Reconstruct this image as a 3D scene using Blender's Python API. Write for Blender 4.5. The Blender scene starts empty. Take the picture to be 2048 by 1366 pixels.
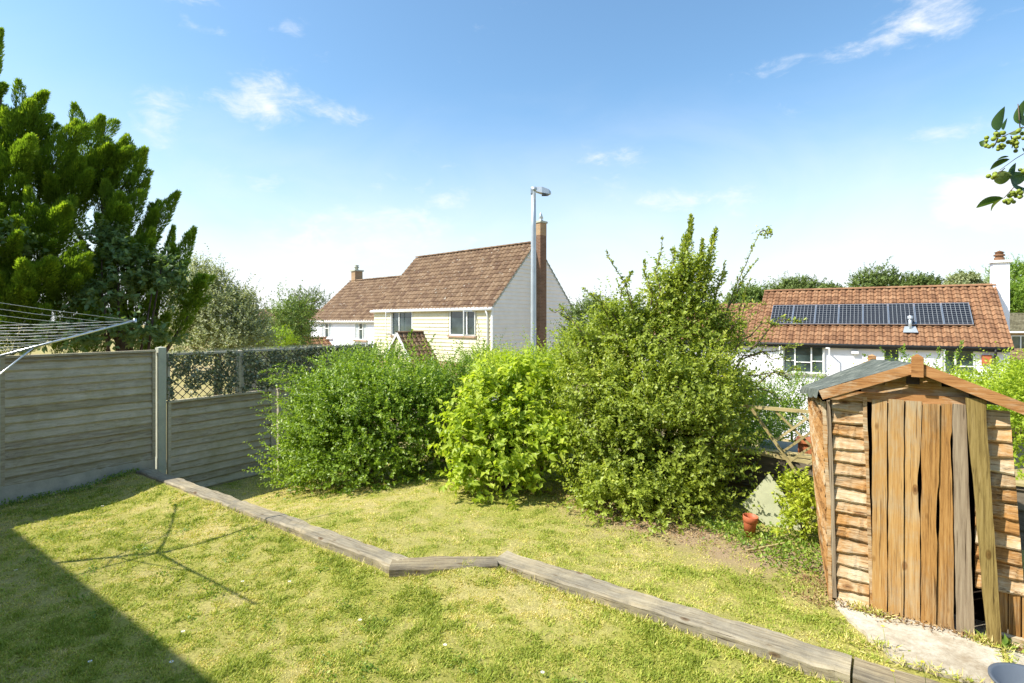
import bpy, math, random
import numpy as np
from mathutils import Vector, Matrix
random.seed(4); RNG = np.random.default_rng(7)
R = math.radians
S = bpy.context.scene; COL = S.collection
CAM_H = 2.4; F = 1080.0
# ------------------------------------------------------------------ camera
cd = bpy.data.cameras.new('camera'); cam = bpy.data.objects.new('camera', cd); COL.objects.link(cam)
cd.sensor_width = 36; cd.lens = 36*F/2048; cd.shift_y = -43/2048; cd.clip_end = 3000; cd.clip_start = 0.05
cam.location = (0, 0, CAM_H); cam.rotation_euler = (R(90), 0, 0); S.camera = cam
# ------------------------------------------------------------------ sun, sky, exposure
SUN_H, SUN_E = -105.0, 48.0
S.view_settings.view_transform = 'Standard'; S.view_settings.look = 'None'
S.view_settings.exposure = 0.92; S.view_settings.gamma = 1
sl = bpy.data.lights.new('sun', 'SUN'); sl.energy = 4.1; sl.angle = R(0.5); sl.color = (1.0, 0.94, 0.83)
so = bpy.data.objects.new('sun', sl); COL.objects.link(so)
sv = Vector((math.sin(R(SUN_H))*math.cos(R(SUN_E)), math.cos(R(SUN_H))*math.cos(R(SUN_E)), math.sin(R(SUN_E))))
so.rotation_euler = sv.to_track_quat('Z', 'Y').to_euler()
w = bpy.data.worlds.new('World'); S.world = w; w.use_nodes = True
nt = w.node_tree; N = nt.nodes; L = nt.links; N.clear()
def wm(op, a, b=None, c=None, clamp=False):
    n = N.new('ShaderNodeMath'); n.operation = op; n.use_clamp = clamp
    for i, v in enumerate((a, b, c)):
        if v is None: continue
        if isinstance(v, (int, float)): n.inputs[i].default_value = v
        else: L.new(v, n.inputs[i])
    return n.outputs[0]
def ramp01(v, lo, hi):
    n = N.new('ShaderNodeMapRange'); n.interpolation_type = 'SMOOTHSTEP'
    L.new(v, n.inputs[0]); n.inputs[1].default_value = lo; n.inputs[2].default_value = hi
    return n.outputs[0]
sky = N.new('ShaderNodeTexSky'); sky.sky_type = 'NISHITA'; sky.sun_disc = False
sky.sun_elevation = R(SUN_E); sky.sun_rotation = R(SUN_H % 360); sky.air_density = 1.0; sky.dust_density = 1.2; sky.ozone_density = 1.6
tc = N.new('ShaderNodeTexCoord'); sep = N.new('ShaderNodeSeparateXYZ'); L.new(tc.outputs['Generated'], sep.inputs[0])
X, Y, Zc = sep.outputs
az = wm('ARCTAN2', X, Y)                                   # compass angle of the view direction, radians
hyp = wm('SQRT', wm('ADD', wm('MULTIPLY', X, X), wm('MULTIPLY', Y, Y)))
el = wm('ARCTAN2', Zc, hyp)
cv = N.new('ShaderNodeCombineXYZ'); L.new(az, cv.inputs[0]); L.new(wm('MULTIPLY', el, 2.0), cv.inputs[1])
def cnoise(scale, detail=8, rough=.6, off=0.0, dist=0.4):
    m = N.new('ShaderNodeVectorMath'); m.operation = 'ADD'; L.new(cv.outputs[0], m.inputs[0]); m.inputs[1].default_value = (off, off*.7, off)
    n = N.new('ShaderNodeTexNoise'); n.inputs['Scale'].default_value = scale; n.inputs['Detail'].default_value = detail
    n.inputs['Roughness'].default_value = rough; n.inputs['Distortion'].default_value = dist; L.new(m.outputs[0], n.inputs['Vector']); return n.outputs[0]
n1 = cnoise(7, 10, .62, 0, .5); n2 = cnoise(2.6, 6, .55, 3.1, .6); n3 = cnoise(16, 8, .65, 8.0, .7)
# wispy clouds: (azimuth deg, elevation deg, half width, half height, strength)
CL = [(-24.5, 20.3, 7.5, 4.4, 1.05), (-33.0, 17.5, 4.2, 3.6, .95), (-17.0, 20.0, 4.2, 2.0, .85), (-10.5, 17.2, 2.8, 1.4, .75),
      (36.5, 23.6, 7.0, 3.0, .95), (38.5, 26.6, 7.0, 2.6, .85), (26.0, 22.6, 7.5, 1.8, .8), (39.0, 15.0, 5.5, 1.4, .7),
      (43.0, 9.4, 7.0, 3.6, 2.4), (48.5, 10.0, 6.0, 4.2, 2.3), (-15, 8.5, 17, 5.0, 1.0), (9.0, 16.2, 9, 2.6, .75), (-6, 13.5, 9, 3.0, .5),
      (-31, 27.5, 9, 1.6, .8), (-22, 27.0, 3.0, 1.5, .7), (-25, 13.5, 6, 2, .8), (20, 12, 12, 2.6, .8), (-30, 25, 4, 1.2, .6), (41, 19.5, 5, 1.3, .6)]
tot = None
for a, e, sw, sh, k in CL:
    dx = wm('DIVIDE', wm('SUBTRACT', az, R(a)), R(sw)); dy = wm('DIVIDE', wm('SUBTRACT', el, R(e)), R(sh))
    d = wm('SQRT', wm('ADD', wm('MULTIPLY', dx, dx), wm('MULTIPLY', dy, dy)))
    f = wm('MULTIPLY', wm('SUBTRACT', 1.0, ramp01(d, 0.0, 1.15)), k)
    tot = f if tot is None else wm('ADD', tot, f)
tex = wm('ADD', wm('MULTIPLY', n1, .6), wm('MULTIPLY', n3, .4))
wisp = wm('MULTIPLY', ramp01(wm('ADD', wm('MULTIPLY', tot, .50), wm('MULTIPLY', wm('SUBTRACT', tex, .5), 2.1)), .20, .84), .96)
# thin veil over the whole sky that thickens towards the horizon
veil = wm('MULTIPLY', ramp01(wm('ADD', wm('MULTIPLY', n2, .22), wm('SUBTRACT', .35, el)), .02, .52), 1.0)
veil = wm('POWER', veil, 1.25)
cloud = wm('SUBTRACT', 1.0, wm('MULTIPLY', wm('SUBTRACT', 1.0, wisp, clamp=True), wm('SUBTRACT', 1.0, veil, clamp=True)), clamp=True)
tint = N.new('ShaderNodeMixRGB'); tint.blend_type = 'MULTIPLY'; tint.inputs[0].default_value = 1
L.new(sky.outputs[0], tint.inputs[1]); tint.inputs[2].default_value = (0.69, .865, .89, 1)
mx = N.new('ShaderNodeMixRGB'); L.new(cloud, mx.inputs[0]); L.new(tint.outputs[0], mx.inputs[1]); mx.inputs[2].default_value = (3.85, 3.95, 4.1, 1)
bg = N.new('ShaderNodeBackground'); bg.inputs[1].default_value = 0.15; L.new(mx.outputs[0], bg.inputs[0])
wo = N.new('ShaderNodeOutputWorld'); L.new(bg.outputs[0], wo.inputs[0])

# ------------------------------------------------------------------ helpers
def at(px, py, Z): return np.array([(px-1024)/F*Z, Z, CAM_H-(py-640)/F*Z])
CS, SN = math.cos(R(35)), math.sin(R(35))
def G(a, b, z=0.0): return (a*CS+b*SN, -a*SN+b*CS, z)      # garden axes: a to the right along the house, b away from it
def toG(x, y): return x*CS-y*SN, x*SN+y*CS
_tab = RNG.random((64, 64, 64)).astype(np.float32)
def vnoise(x, y=0.0, z=0.0):
    x, y, z = np.broadcast_arrays(np.asarray(x, float), np.asarray(y, float), np.asarray(z, float))
    xi, yi, zi = np.floor(x).astype(int), np.floor(y).astype(int), np.floor(z).astype(int)
    fx, fy, fz = x-xi, y-yi, z-zi
    fx, fy, fz = [t*t*(3-2*t) for t in (fx, fy, fz)]
    r = 0
    for i in (0, 1):
        for j in (0, 1):
            for k in (0, 1):
                wt = (fx if i else 1-fx)*(fy if j else 1-fy)*(fz if k else 1-fz)
                r = r + wt*_tab[(xi+i) % 64, (yi+j) % 64, (zi+k) % 64]
    return r
def fbm(x, y=0.0, z=0.0, o=4):
    s = 0; a = .5
    for i in range(o): s = s+a*vnoise(np.asarray(x)*2**i+i*7.3, np.asarray(y)*2**i+i*3.1, np.asarray(z)*2**i); a *= .5
    return s/(1-.5**o)
class MB:
    def __init__(s): s.v = []; s.f = []; s.t = []; s.smooth = []
    def add(s, vs, fs, tint=None, smooth=False):
        o = len(s.v); s.v += [tuple(p) for p in vs]; t = random.random() if tint is None else tint
        for f in fs: s.f.append(tuple(o+i for i in f)); s.t.append(t); s.smooth.append(smooth)
    def box(s, x0, x1, y0, y1, z0, z1, tint=None):
        s.add([(x0,y0,z0),(x1,y0,z0),(x1,y1,z0),(x0,y1,z0),(x0,y0,z1),(x1,y0,z1),(x1,y1,z1),(x0,y1,z1)],
              [(0,3,2,1),(4,5,6,7),(0,1,5,4),(1,2,6,5),(2,3,7,6),(3,0,4,7)], tint)
    def beam(s, p, q, w, h, tint=None, up=(0,0,1)):       # rectangular bar from p to q
        p, q = Vector(p), Vector(q); d = (q-p).normalized(); u = Vector(up)
        if abs(d.dot(u)) > .95: u = Vector((0,1,0))
        sd = d.cross(u).normalized(); u = sd.cross(d)
        vs = [c+sd*a*w/2+u*b*h/2 for c in (p, q) for a, b in ((-1,-1),(1,-1),(1,1),(-1,1))]
        s.add(vs, [(0,1,2,3),(4,7,6,5),(0,4,5,1),(1,5,6,2),(2,6,7,3),(3,7,4,0)], tint)
    def tube(s, pts, rad, n=8, tint=None, cap=True, smooth=True):
        pts = [Vector(p) for p in pts]; rad = rad if hasattr(rad, '__len__') else [rad]*len(pts); vs = []; fs = []
        ref = None
        for i, p in enumerate(pts):
            d = (pts[min(i+1, len(pts)-1)]-pts[max(i-1, 0)]).normalized()
            if ref is None: ref = d.orthogonal().normalized()
            a = (ref-d*ref.dot(d)).normalized(); b = d.cross(a); ref = a
            for k in range(n):
                t = 2*math.pi*k/n; vs.append(p+(a*math.cos(t)+b*math.sin(t))*rad[i])
        for i in range(len(pts)-1):
            for k in range(n): fs.append((i*n+k, i*n+(k+1) % n, (i+1)*n+(k+1) % n, (i+1)*n+k))
        if cap: fs.append(tuple(range(n))[::-1]); fs.append(tuple((len(pts)-1)*n+k for k in range(n)))
        s.add(vs, fs, tint, smooth)
    def lathe(s, prof, n=20, c=(0,0,0), tint=None, smooth=True):
        vs = []; fs = []
        for r, z in prof:
            for k in range(n): t = 2*math.pi*k/n; vs.append((c[0]+r*math.cos(t), c[1]+r*math.sin(t), c[2]+z))
        for i in range(len(prof)-1):
            for k in range(n): fs.append((i*n+k, i*n+(k+1) % n, (i+1)*n+(k+1) % n, (i+1)*n+k))
        s.add(vs, fs, tint, smooth)
    def build(s, name, m, parent=None, **tags):
        me = bpy.data.meshes.new(name); me.from_pydata(s.v, [], s.f); me.materials.append(m)
        at_ = me.attributes.new('tint', 'FLOAT', 'FACE'); at_.data.foreach_set('value', np.array(s.t, dtype=np.float32))
        if any(s.smooth): me.polygons.foreach_set('use_smooth', np.array(s.smooth, dtype=bool))
        me.update(); return link(name, me, parent, **tags)
def link(name, me, parent=None, **tags):
    o = bpy.data.objects.new(name, me); COL.objects.link(o)
    if parent is not None: o.parent = parent
    for k, v in tags.items(): o[k] = v
    return o
def empty(name, loc, rz=0.0, **tags):
    o = bpy.data.objects.new(name, None); COL.objects.link(o); o.location = loc; o.rotation_euler = (0, 0, rz); o.empty_display_size = .2
    for k, v in tags.items(): o[k] = v
    return o
def T(label, category, group=None):
    d = dict(label=label, category=category)
    if group: d['group'] = group
    return d
# ------------------------------------------------------------------ materials
def mat(name, rough=.8, metal=0.0, spec=.3):
    m = bpy.data.materials.new(name); m.use_nodes = True; b = m.node_tree.nodes['Principled BSDF']
    b.inputs['Roughness'].default_value = rough; b.inputs['Metallic'].default_value = metal; b.inputs['Specular IOR Level'].default_value = spec
    return m, m.node_tree.nodes, m.node_tree.links, b
def attr(n, name='tint'):
    a = n.new('ShaderNodeAttribute'); a.attribute_name = name; return a.outputs['Fac']
def noise(n, l, scale, sv=(1,1,1), detail=5, rough=.55, coord='Object', dist=0.0):
    t = n.new('ShaderNodeTexCoord'); mp = n.new('ShaderNodeMapping'); mp.inputs['Scale'].default_value = sv
    l.new(t.outputs[coord], mp.inputs[0]); x = n.new('ShaderNodeTexNoise'); x.inputs['Scale'].default_value = scale
    x.inputs['Detail'].default_value = detail; x.inputs['Roughness'].default_value = rough; x.inputs['Distortion'].default_value = dist
    l.new(mp.outputs[0], x.inputs['Vector']); return x.outputs[0]
def cramp(n, l, fac, stops):
    r = n.new('ShaderNodeValToRGB'); e = r.color_ramp.elements
    while len(e) < len(stops): e.new(.5)
    for i, (p, c) in enumerate(stops): e[i].position = p; e[i].color = (*c, 1) if len(c) == 3 else c
    l.new(fac, r.inputs[0]); return r.outputs[0]
def mixc(n, l, fac, a, b, mode='MIX'):
    x = n.new('ShaderNodeMixRGB'); x.blend_type = mode
    for i, v in enumerate((fac, a, b)):
        if isinstance(v, (int, float)): x.inputs[i].default_value = v
        elif isinstance(v, tuple): x.inputs[i].default_value = (*v, 1)
        else: l.new(v, x.inputs[i])
    return x.outputs[0]
def mth(n, l, op, a, b):
    x = n.new('ShaderNodeMath'); x.operation = op
    for i, v in enumerate((a, b)):
        if isinstance(v, (int, float)): x.inputs[i].default_value = v
        else: l.new(v, x.inputs[i])
    return x.outputs[0]
def bump(n, l, b, h, st=.3, d=.01):
    x = n.new('ShaderNodeBump'); x.inputs['Strength'].default_value = st; x.inputs['Distance'].default_value = d
    l.new(h, x.inputs['Height']); l.new(x.outputs[0], b.inputs['Normal'])
def plain(name, c, rough=.6, metal=0.0, var=.12, scale=6, spec=.3, bmp=0.0):
    m, n, l, b = mat(name, rough, metal, spec)
    x = noise(n, l, scale, detail=6, rough=.65); lo = tuple(v*(1-var) for v in c); hi = tuple(min(1, v*(1+var)) for v in c)
    l.new(cramp(n, l, x, [(.3, lo), (.7, hi)]), b.inputs['Base Color'])
    if bmp: bump(n, l, b, noise(n, l, scale*8, detail=6), bmp)
    return m
def wood(name, stops, grain, wear=None, wfrac=.5, rough=.85, bmp=.5, knots=True, algae=None, crack=.8):
    """grain = mapping scale: small along the fibres. wear = weathered colour laid over in patches."""
    m, n, l, b = mat(name, rough, spec=.15)
    tn = attr(n); g = noise(n, l, 1.0, tuple(v*1.0 for v in grain), 8, .72, dist=.22); g2 = noise(n, l, 3.1, grain, 6, .7)
    fac = mth(n, l, 'ADD', mth(n, l, 'MULTIPLY', g, .75), mth(n, l, 'MULTIPLY', g2, .35)); fac = mth(n, l, 'ADD', fac, mth(n, l, 'MULTIPLY', mth(n, l, 'SUBTRACT', tn, .72), .22))
    c = cramp(n, l, fac, stops)
    if wear:
        big = noise(n, l, 1.0, tuple(2.2 if v > 15 else 1.6 for v in grain), 6, .7, dist=.4)
        big = mth(n, l, 'ADD', big, mth(n, l, 'MULTIPLY', mth(n, l, 'SUBTRACT', tn, .5), .12)); big = mth(n, l, 'ADD', big, mth(n, l, 'MULTIPLY', mth(n, l, 'SUBTRACT', g2, .5), .4))
        k = n.new('ShaderNodeMapRange'); l.new(big, k.inputs[0]); k.inputs[1].default_value = wfrac-.11; k.inputs[2].default_value = wfrac+.11
        wc = cramp(n, l, fac, wear); c = mixc(n, l, k.outputs[0], c, wc)
    ck = noise(n, l, 1.0, tuple(v*2.6 if v > 15 else v*1.3 for v in grain), 3, .6, dist=.1); c = mixc(n, l, crack, c, cramp(n, l, ck, [(.33, (.18,.14,.11)), (.40, (1,1,1))]), 'MULTIPLY')
    if algae:
        a = noise(n, l, 2.2, (1, 1, 1), 6, .7); c = mixc(n, l, mth(n, l, 'MULTIPLY', cramp(n, l, a, [(.45, (0,0,0)), (.7, (1,1,1))]), .6), c, algae)
    if knots:
        t = n.new('ShaderNodeTexCoord'); mp = n.new('ShaderNodeMapping'); mp.inputs['Scale'].default_value = tuple(10 if v > 15 else 4.5 for v in grain)
        l.new(t.outputs['Object'], mp.inputs[0]); vo = n.new('ShaderNodeTexVoronoi'); vo.inputs['Scale'].default_value = .8; l.new(mp.outputs[0], vo.inputs['Vector'])
        kd = cramp(n, l, vo.outputs['Distance'], [(.05, (.22,.14,.09)), (.09, (.6,.45,.35)), (.12, (.5,.4,.3)), (.17, (1,1,1))]); c = mixc(n, l, .85, c, kd, 'MULTIPLY')
    l.new(c, b.inputs['Base Color']); bump(n, l, b, fac, bmp, .006)
    return m
def leafmat(name, c1, c2, c3=None, trans=.35, rough=.45, spec=.4):
    m, n, l, b = mat(name, rough, spec=spec)
    st = [(0, c1), (.75, c2), (1, c3 or c2)]
    c = cramp(n, l, attr(n), st); l.new(c, b.inputs['Base Color'])
    tr = n.new('ShaderNodeBsdfTranslucent'); l.new(mixc(n, l, 1, c, (1.5, 1.5, .7), 'MULTIPLY'), tr.inputs[0])
    mx = n.new('ShaderNodeMixShader'); mx.inputs[0].default_value = trans; out = n['Material Output']
    l.new(b.outputs[0], mx.inputs[1]); l.new(tr.outputs[0], mx.inputs[2]); l.new(mx.outputs[0], out.inputs[0]); return m
def tilemat(name, dark, mid, light, lichen=(.45,.42,.33), lf=.66):
    m, n, l, b = mat(name, .85, spec=.15); t = attr(n); x = noise(n, l, 3.0, detail=8, rough=.7)
    f = mth(n, l, 'ADD', mth(n, l, 'MULTIPLY', t, .34), mth(n, l, 'MULTIPLY', x, .66)); c = cramp(n, l, f, [(.25, dark), (.5, mid), (.85, light)])
    s = noise(n, l, 5.5, detail=3, rough=.8); c = mixc(n, l, cramp(n, l, s, [(lf, (0,0,0)), (lf+.03, (1,1,1))]), c, lichen)
    s2 = noise(n, l, 1.1, detail=6, rough=.7); c = mixc(n, l, mth(n, l, 'MULTIPLY', cramp(n, l, s2, [(.5, (0,0,0)), (.75, (1,1,1))]), .5), c, tuple(v*.55 for v in mid))
    l.new(c, b.inputs['Base Color']); return m
def brickmat(name, c1, c2, mortar, rot=False):
    m, n, l, b = mat(name, .9, spec=.1); t = n.new('ShaderNodeTexCoord'); sp = n.new('ShaderNodeSeparateXYZ'); l.new(t.outputs['Object'], sp.inputs[0])
    cb = n.new('ShaderNodeCombineXYZ'); l.new(mth(n, l, 'ADD', sp.outputs[0], sp.outputs[1]), cb.inputs[0]); l.new(sp.outputs[2], cb.inputs[1])
    br = n.new('ShaderNodeTexBrick'); br.inputs['Scale'].default_value = 1; br.inputs['Brick Width'].default_value = .225; br.inputs['Row Height'].default_value = .075
    br.inputs['Mortar Size'].default_value = .006; br.inputs['Color1'].default_value = (*c1,1); br.inputs['Color2'].default_value = (*c2,1); br.inputs['Mortar'].default_value = (*mortar,1)
    l.new(cb.outputs[0], br.inputs['Vector']); x = noise(n, l, 2.0, detail=6); l.new(mixc(n, l, .5, br.outputs[0], cramp(n, l, x, [(.3, (.6,.6,.6)), (.7, (1.15,1.1,1.05))]), 'MULTIPLY'), b.inputs['Base Color']); return m
M = {}
M['white'] = plain('white_render', (.77,.76,.83), .8, var=.05, scale=1.2, bmp=.1)
M['upvc'] = plain('white_plastic', (.8,.8,.79), .35, var=.03)
M['cream'] = plain('cream_cladding', (.66,.61,.44), .65, var=.06, scale=2)
M['greyclad'] = plain('grey_cladding', (.80,.745,.68), .7, var=.06, scale=2)
M['metal'] = plain('galvanised', (.50,.53,.55), .42, .55, .1)
M['alu'] = plain('aluminium', (.62,.65,.68), .3, .8, .08)
M['dark'] = plain('black_plastic', (.03,.03,.03), .5, var=.2)
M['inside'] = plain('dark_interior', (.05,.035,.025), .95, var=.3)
M['concrete'] = plain('concrete_post', (.42,.43,.35), .9, var=.16, scale=5, bmp=.3)
M['board'] = plain('gravel_board', (.43,.40,.33), .95, var=.25, scale=4, bmp=.3)
m, n, l, b = mat('window_glass', .04, spec=.9); l.new(cramp(n, l, noise(n, l, .9, detail=2), [(.35, (.02,.035,.035)), (.7, (.10,.14,.14))]), b.inputs['Base Color']); M['glass'] = m
M['curtain'] = plain('net_curtain', (.42,.45,.47), .9, var=.3, scale=9)
M['tile_brown'] = tilemat('brown_roof_tile', (.11,.064,.043), (.19,.122,.074), (.28,.19,.12), (.5,.46,.38), .64)
M['tile_red'] = tilemat('red_roof_tile', (.16,.08,.045), (.265,.14,.075), (.37,.215,.12), lf=.70)
M['tile_grey'] = tilemat('olive_roof_tile', (.10,.085,.05), (.17,.15,.09), (.24,.21,.14))
M['brick'] = brickmat('orange_brick', (.36,.15,.08), (.28,.12,.07), (.4,.36,.3))
M['brick_dark'] = brickmat('chimney_brick', (.15,.075,.045), (.21,.115,.07), (.30,.26,.21))
M['brick_buff'] = brickmat('buff_brick', (.42,.28,.15), (.36,.22,.12), (.4,.36,.3))
M['bark'] = wood('bark', [(.3,(.05,.035,.025)),(.7,(.16,.12,.09))], (8,8,2), knots=False)
M['twig_pale'] = plain('pale_twig', (.34,.28,.20), .9, var=.3)
M['twig'] = plain('twig', (.13,.09,.06), .9, var=.3)
FG = (3.0, 60, 28)    # grain along local x
FV = (48, 48, 1.8)    # grain along local z
M['fence'] = wood('fence_boards', [(.25,(.20,.16,.105)),(.48,(.42,.37,.275)),(.75,(.58,.53,.42))], FG, algae=(.30,.27,.15), knots=False, crack=.55)
M['sleeper'] = wood('sleeper_wood', [(.3,(.12,.09,.06)),(.46,(.33,.27,.17)),(.66,(.52,.45,.31))], (2.0, 30, 30), wear=[(.3,(.08,.065,.05)),(.48,(.22,.19,.14)),(.7,(.38,.34,.26))], wfrac=.52, bmp=.9, algae=(.12,.11,.09))
SO = [(.30,(.15,.07,.022)),(.46,(.42,.215,.07)),(.68,(.56,.34,.15))]; SW = [(.30,(.18,.13,.08)),(.46,(.48,.39,.26)),(.68,(.64,.56,.41))]
M['siding'] = wood('shed_siding', SO, (2.6, 50, 26), wear=SW, wfrac=.50)
M['side_siding'] = wood('shed_side', [(.32,(.12,.055,.02)),(.47,(.38,.19,.065)),(.7,(.52,.31,.14))], (20, 2.2, 26), wear=SW, wfrac=.60)
M['plank'] = wood('shed_plank', [(.30,(.14,.065,.022)),(.45,(.38,.20,.062)),(.66,(.53,.33,.13))], FV, wear=[(.30,(.10,.065,.035)),(.46,(.31,.225,.13)),(.68,(.47,.38,.25))], wfrac=.60)
M['plank_grey'] = wood('grey_plank', [(.33,(.075,.05,.035)),(.48,(.22,.165,.11)),(.68,(.36,.29,.20))], FV)
M['plank_green'] = wood('green_plank', [(.33,(.10,.065,.02)),(.48,(.25,.18,.06)),(.68,(.36,.27,.11))], FV)
M['rake'] = wood('rake_board', [(.32,(.16,.065,.025)),(.48,(.36,.17,.06)),(.7,(.50,.28,.12))], (2.6, 50, 30), wear=SW, wfrac=.62, knots=False)
M['treated'] = wood('treated_slats', [(.28,(.24,.19,.08)),(.5,(.42,.34,.16)),(.8,(.55,.46,.25))], (6,6,6), knots=False)
m, n, l, b = mat('roofing_felt', .95, spec=.1); l.new(cramp(n, l, noise(n, l, 9, detail=8, rough=.75), [(.35,(.06,.07,.06)),(.55,(.14,.155,.135)),(.68,(.30,.30,.25))]), b.inputs['Base Color']); bump(n, l, b, noise(n, l, 60), .6, .01); M['felt'] = m
M['terracotta'] = plain('terracotta_plastic', (.46,.13,.06), .5, var=.12)
M['sill_tile'] = plain('clay_sill', (.40,.27,.19), .8)
M['orangebox'] = plain('orange_trough', (.45,.15,.06), .7, var=.2)
M['slabstone'] = plain('stone_board', (.42,.43,.28), .9, var=.14, scale=5, bmp=.2)
M['greybowl'] = plain('grey_plastic', (.10,.12,.15), .5, var=.08)
M['wallstone'] = wood('old_boards', [(.3,(.08,.065,.05)),(.6,(.18,.15,.11)),(.8,(.27,.23,.17))], FG, knots=False)
m, n, l, b = mat('slab', .9, spec=.15); x1 = noise(n, l, 3, detail=9, rough=.7); x2 = noise(n, l, 30, detail=5, rough=.8)
c = cramp(n, l, x1, [(.3,(.30,.25,.18)),(.5,(.48,.43,.34)),(.7,(.62,.58,.50))]); c = mixc(n, l, .6, c, cramp(n, l, x2, [(.35,(.6,.56,.5)),(.6,(1.1,1.1,1.1))]), 'MULTIPLY')
c = mixc(n, l, cramp(n, l, noise(n, l, 1.6, detail=7, rough=.7), [(.55,(0,0,0)),(.68,(.7,.7,.7))]), c, (.25,.18,.10)); l.new(c, b.inputs['Base Color']); bump(n, l, b, x2, .6, .01); M['concrete_slab'] = m
# ------------------------------------------------------------------ ground
def step_b(a):    # b where the sleeper edging runs, for a given a
    return np.interp(a, [-3.72, -3.02], [3.52, 4.18])
def sm(x, a, b): t = np.clip((x-a)/(b-a), 0, 1); return t*t*(3-2*t)
def far_lawn(a, b): return .115-.56*sm(-a, 4.6, 9.3)+.02*(fbm(a*.8, b*.8, 1)-.5)
def near_lawn(a, b): return .02*(fbm(a*.7+9, b*.7, 2)-.5)*2*sm(b, .5, 2)+.035*sm(b, 2.9, 3.45)*sm(-a, 4.8, 6.2)+.075*np.exp(-((a+3.25)/.45)**2-((b-3.85)/.28)**2)+.065*sm(b-step_b(a), -.9, -.12)-.01
def ground_h(x, y):
    a, b = toG(x, y); t = sm(b-step_b(a), -.06, .06)
    h = near_lawn(a, b)*(1-t)+far_lawn(a, b)*t
    drop = np.maximum(sm(b, 8.3, 12), np.maximum(sm(a, 2.2, 8)*sm(b, 3, 9), sm(-a, 9.6, 15)*sm(b, 3, 12)))
    hill = 26*sm(y, 70, 230)*sm(np.arctan2(x, np.maximum(y, 1)), .35, .95)
    return h*(1-drop)+drop*(-2.6-1.1*sm(x, 4, 18))+.15*drop*(fbm(x*.1, y*.1)-.5)+hill
def dryness(a, b):
    d = fbm(a*1.3+20, b*1.3+5, 4, 5)*.32+fbm(a*4.5, b*4.5, 7, 3)*.38+fbm(a*14, b*14, 17, 3)*.25
    d = d + .045*sm(b-step_b(a), 0, .1)-.03
    d = d + .15*np.exp(-((a+2.7)/.7)**2-((b-3.8)/.35)**2)+.10*np.exp(-((-a-7.3)/2.0)**2)*sm(b, 1.8, 3)
    return np.clip((d-.345)/.36, 0, 1)*(1-.75*np.maximum(sm(b, 8, 9), sm(-a, 9.5, 10)))
def soil(a, b):
    s = 1.0*np.exp(-((b-(5.78+.16*(a+1.2)**2*.3))/.48)**2)*sm(a, -3.6, -2.6)*(1-sm(a, -.2, .5))
    return np.clip(s*1.5*fbm(a*3, b*3, 11, 3)*1.6+.75*np.maximum(sm(b, 8, 9), sm(-a, 9.5, 10))*(fbm(a*.5, b*.5, 2)+.3), 0, 1)
def geo(lo, hi, d0, d1, st, far):
    xs = list(np.arange(d0, d1+1e-6, st)); s = st; x = d1
    while x < hi: s *= 1.22; x += s; xs.append(x)
    s = st; x = d0; pre = []
    while x > lo: s *= 1.22; x -= s; pre.append(x)
    return np.array(pre[::-1]+xs)
ga = geo(-600, 600, -10, 2.5, .11, 0); gb = geo(-60, 700, .4, 8.6, .045, 0)
A, B = np.meshgrid(ga, gb, indexing='ij'); GX, GY = A*CS+B*SN, -A*SN+B*CS; GZ = ground_h(GX, GY)
nv = np.stack([GX, GY, GZ], -1).reshape(-1, 3); na, nb = len(ga), len(gb)
idx = np.arange(na*nb).reshape(na, nb); fc = np.stack([idx[:-1,:-1], idx[1:,:-1], idx[1:,1:], idx[:-1,1:]], -1).reshape(-1, 4)
def raw_mesh(name, verts, faces, m, parent=None, point_attrs=None, face_attrs=None, smooth=False, **tags):
    me = bpy.data.meshes.new(name); k = faces.shape[1]
    me.vertices.add(len(verts)); me.vertices.foreach_set('co', verts.astype(np.float32).ravel())
    me.loops.add(faces.size); me.loops.foreach_set('vertex_index', faces.astype(np.int32).ravel())
    me.polygons.add(len(faces)); me.polygons.foreach_set('loop_start', np.arange(0, faces.size, k, dtype=np.int32))
    if smooth: me.polygons.foreach_set('use_smooth', np.ones(len(faces), dtype=bool))
    me.update(calc_edges=True)
    for d, dom in ((point_attrs, 'POINT'), (face_attrs, 'FACE')):
        for kx, v in (d or {}).items(): me.attributes.new(kx, 'FLOAT', dom).data.foreach_set('value', v.astype(np.float32).ravel())
    me.materials.append(m); return link(name, me, parent, **tags)
m, n, l, b = mat('turf', .95, spec=.1)
fine = noise(n, l, 45, detail=5, rough=.8); md = noise(n, l, 6, detail=6, rough=.7)
c = mixc(n, l, attr(n, 'dry'), (.38,.38,.08), (.57,.48,.22)); c = mixc(n, l, 1, c, cramp(n, l, fine, [(.3,(.45,.45,.4)),(.65,(1.15,1.15,1.1))]), 'MULTIPLY')
c = mixc(n, l, .6, c, cramp(n, l, md, [(.3,(.75,.8,.7)),(.7,(1.15,1.1,1.1))]), 'MULTIPLY'); c = mixc(n, l, attr(n, 'soil'), c, (.36,.26,.16))
l.new(c, b.inputs['Base Color']); bump(n, l, b, fine, .7, .03); M['turf'] = m
raw_mesh('ground', nv, fc, M['turf'], point_attrs=dict(dry=dryness(A, B), soil=soil(A, B)), smooth=True, kind='structure')
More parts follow.
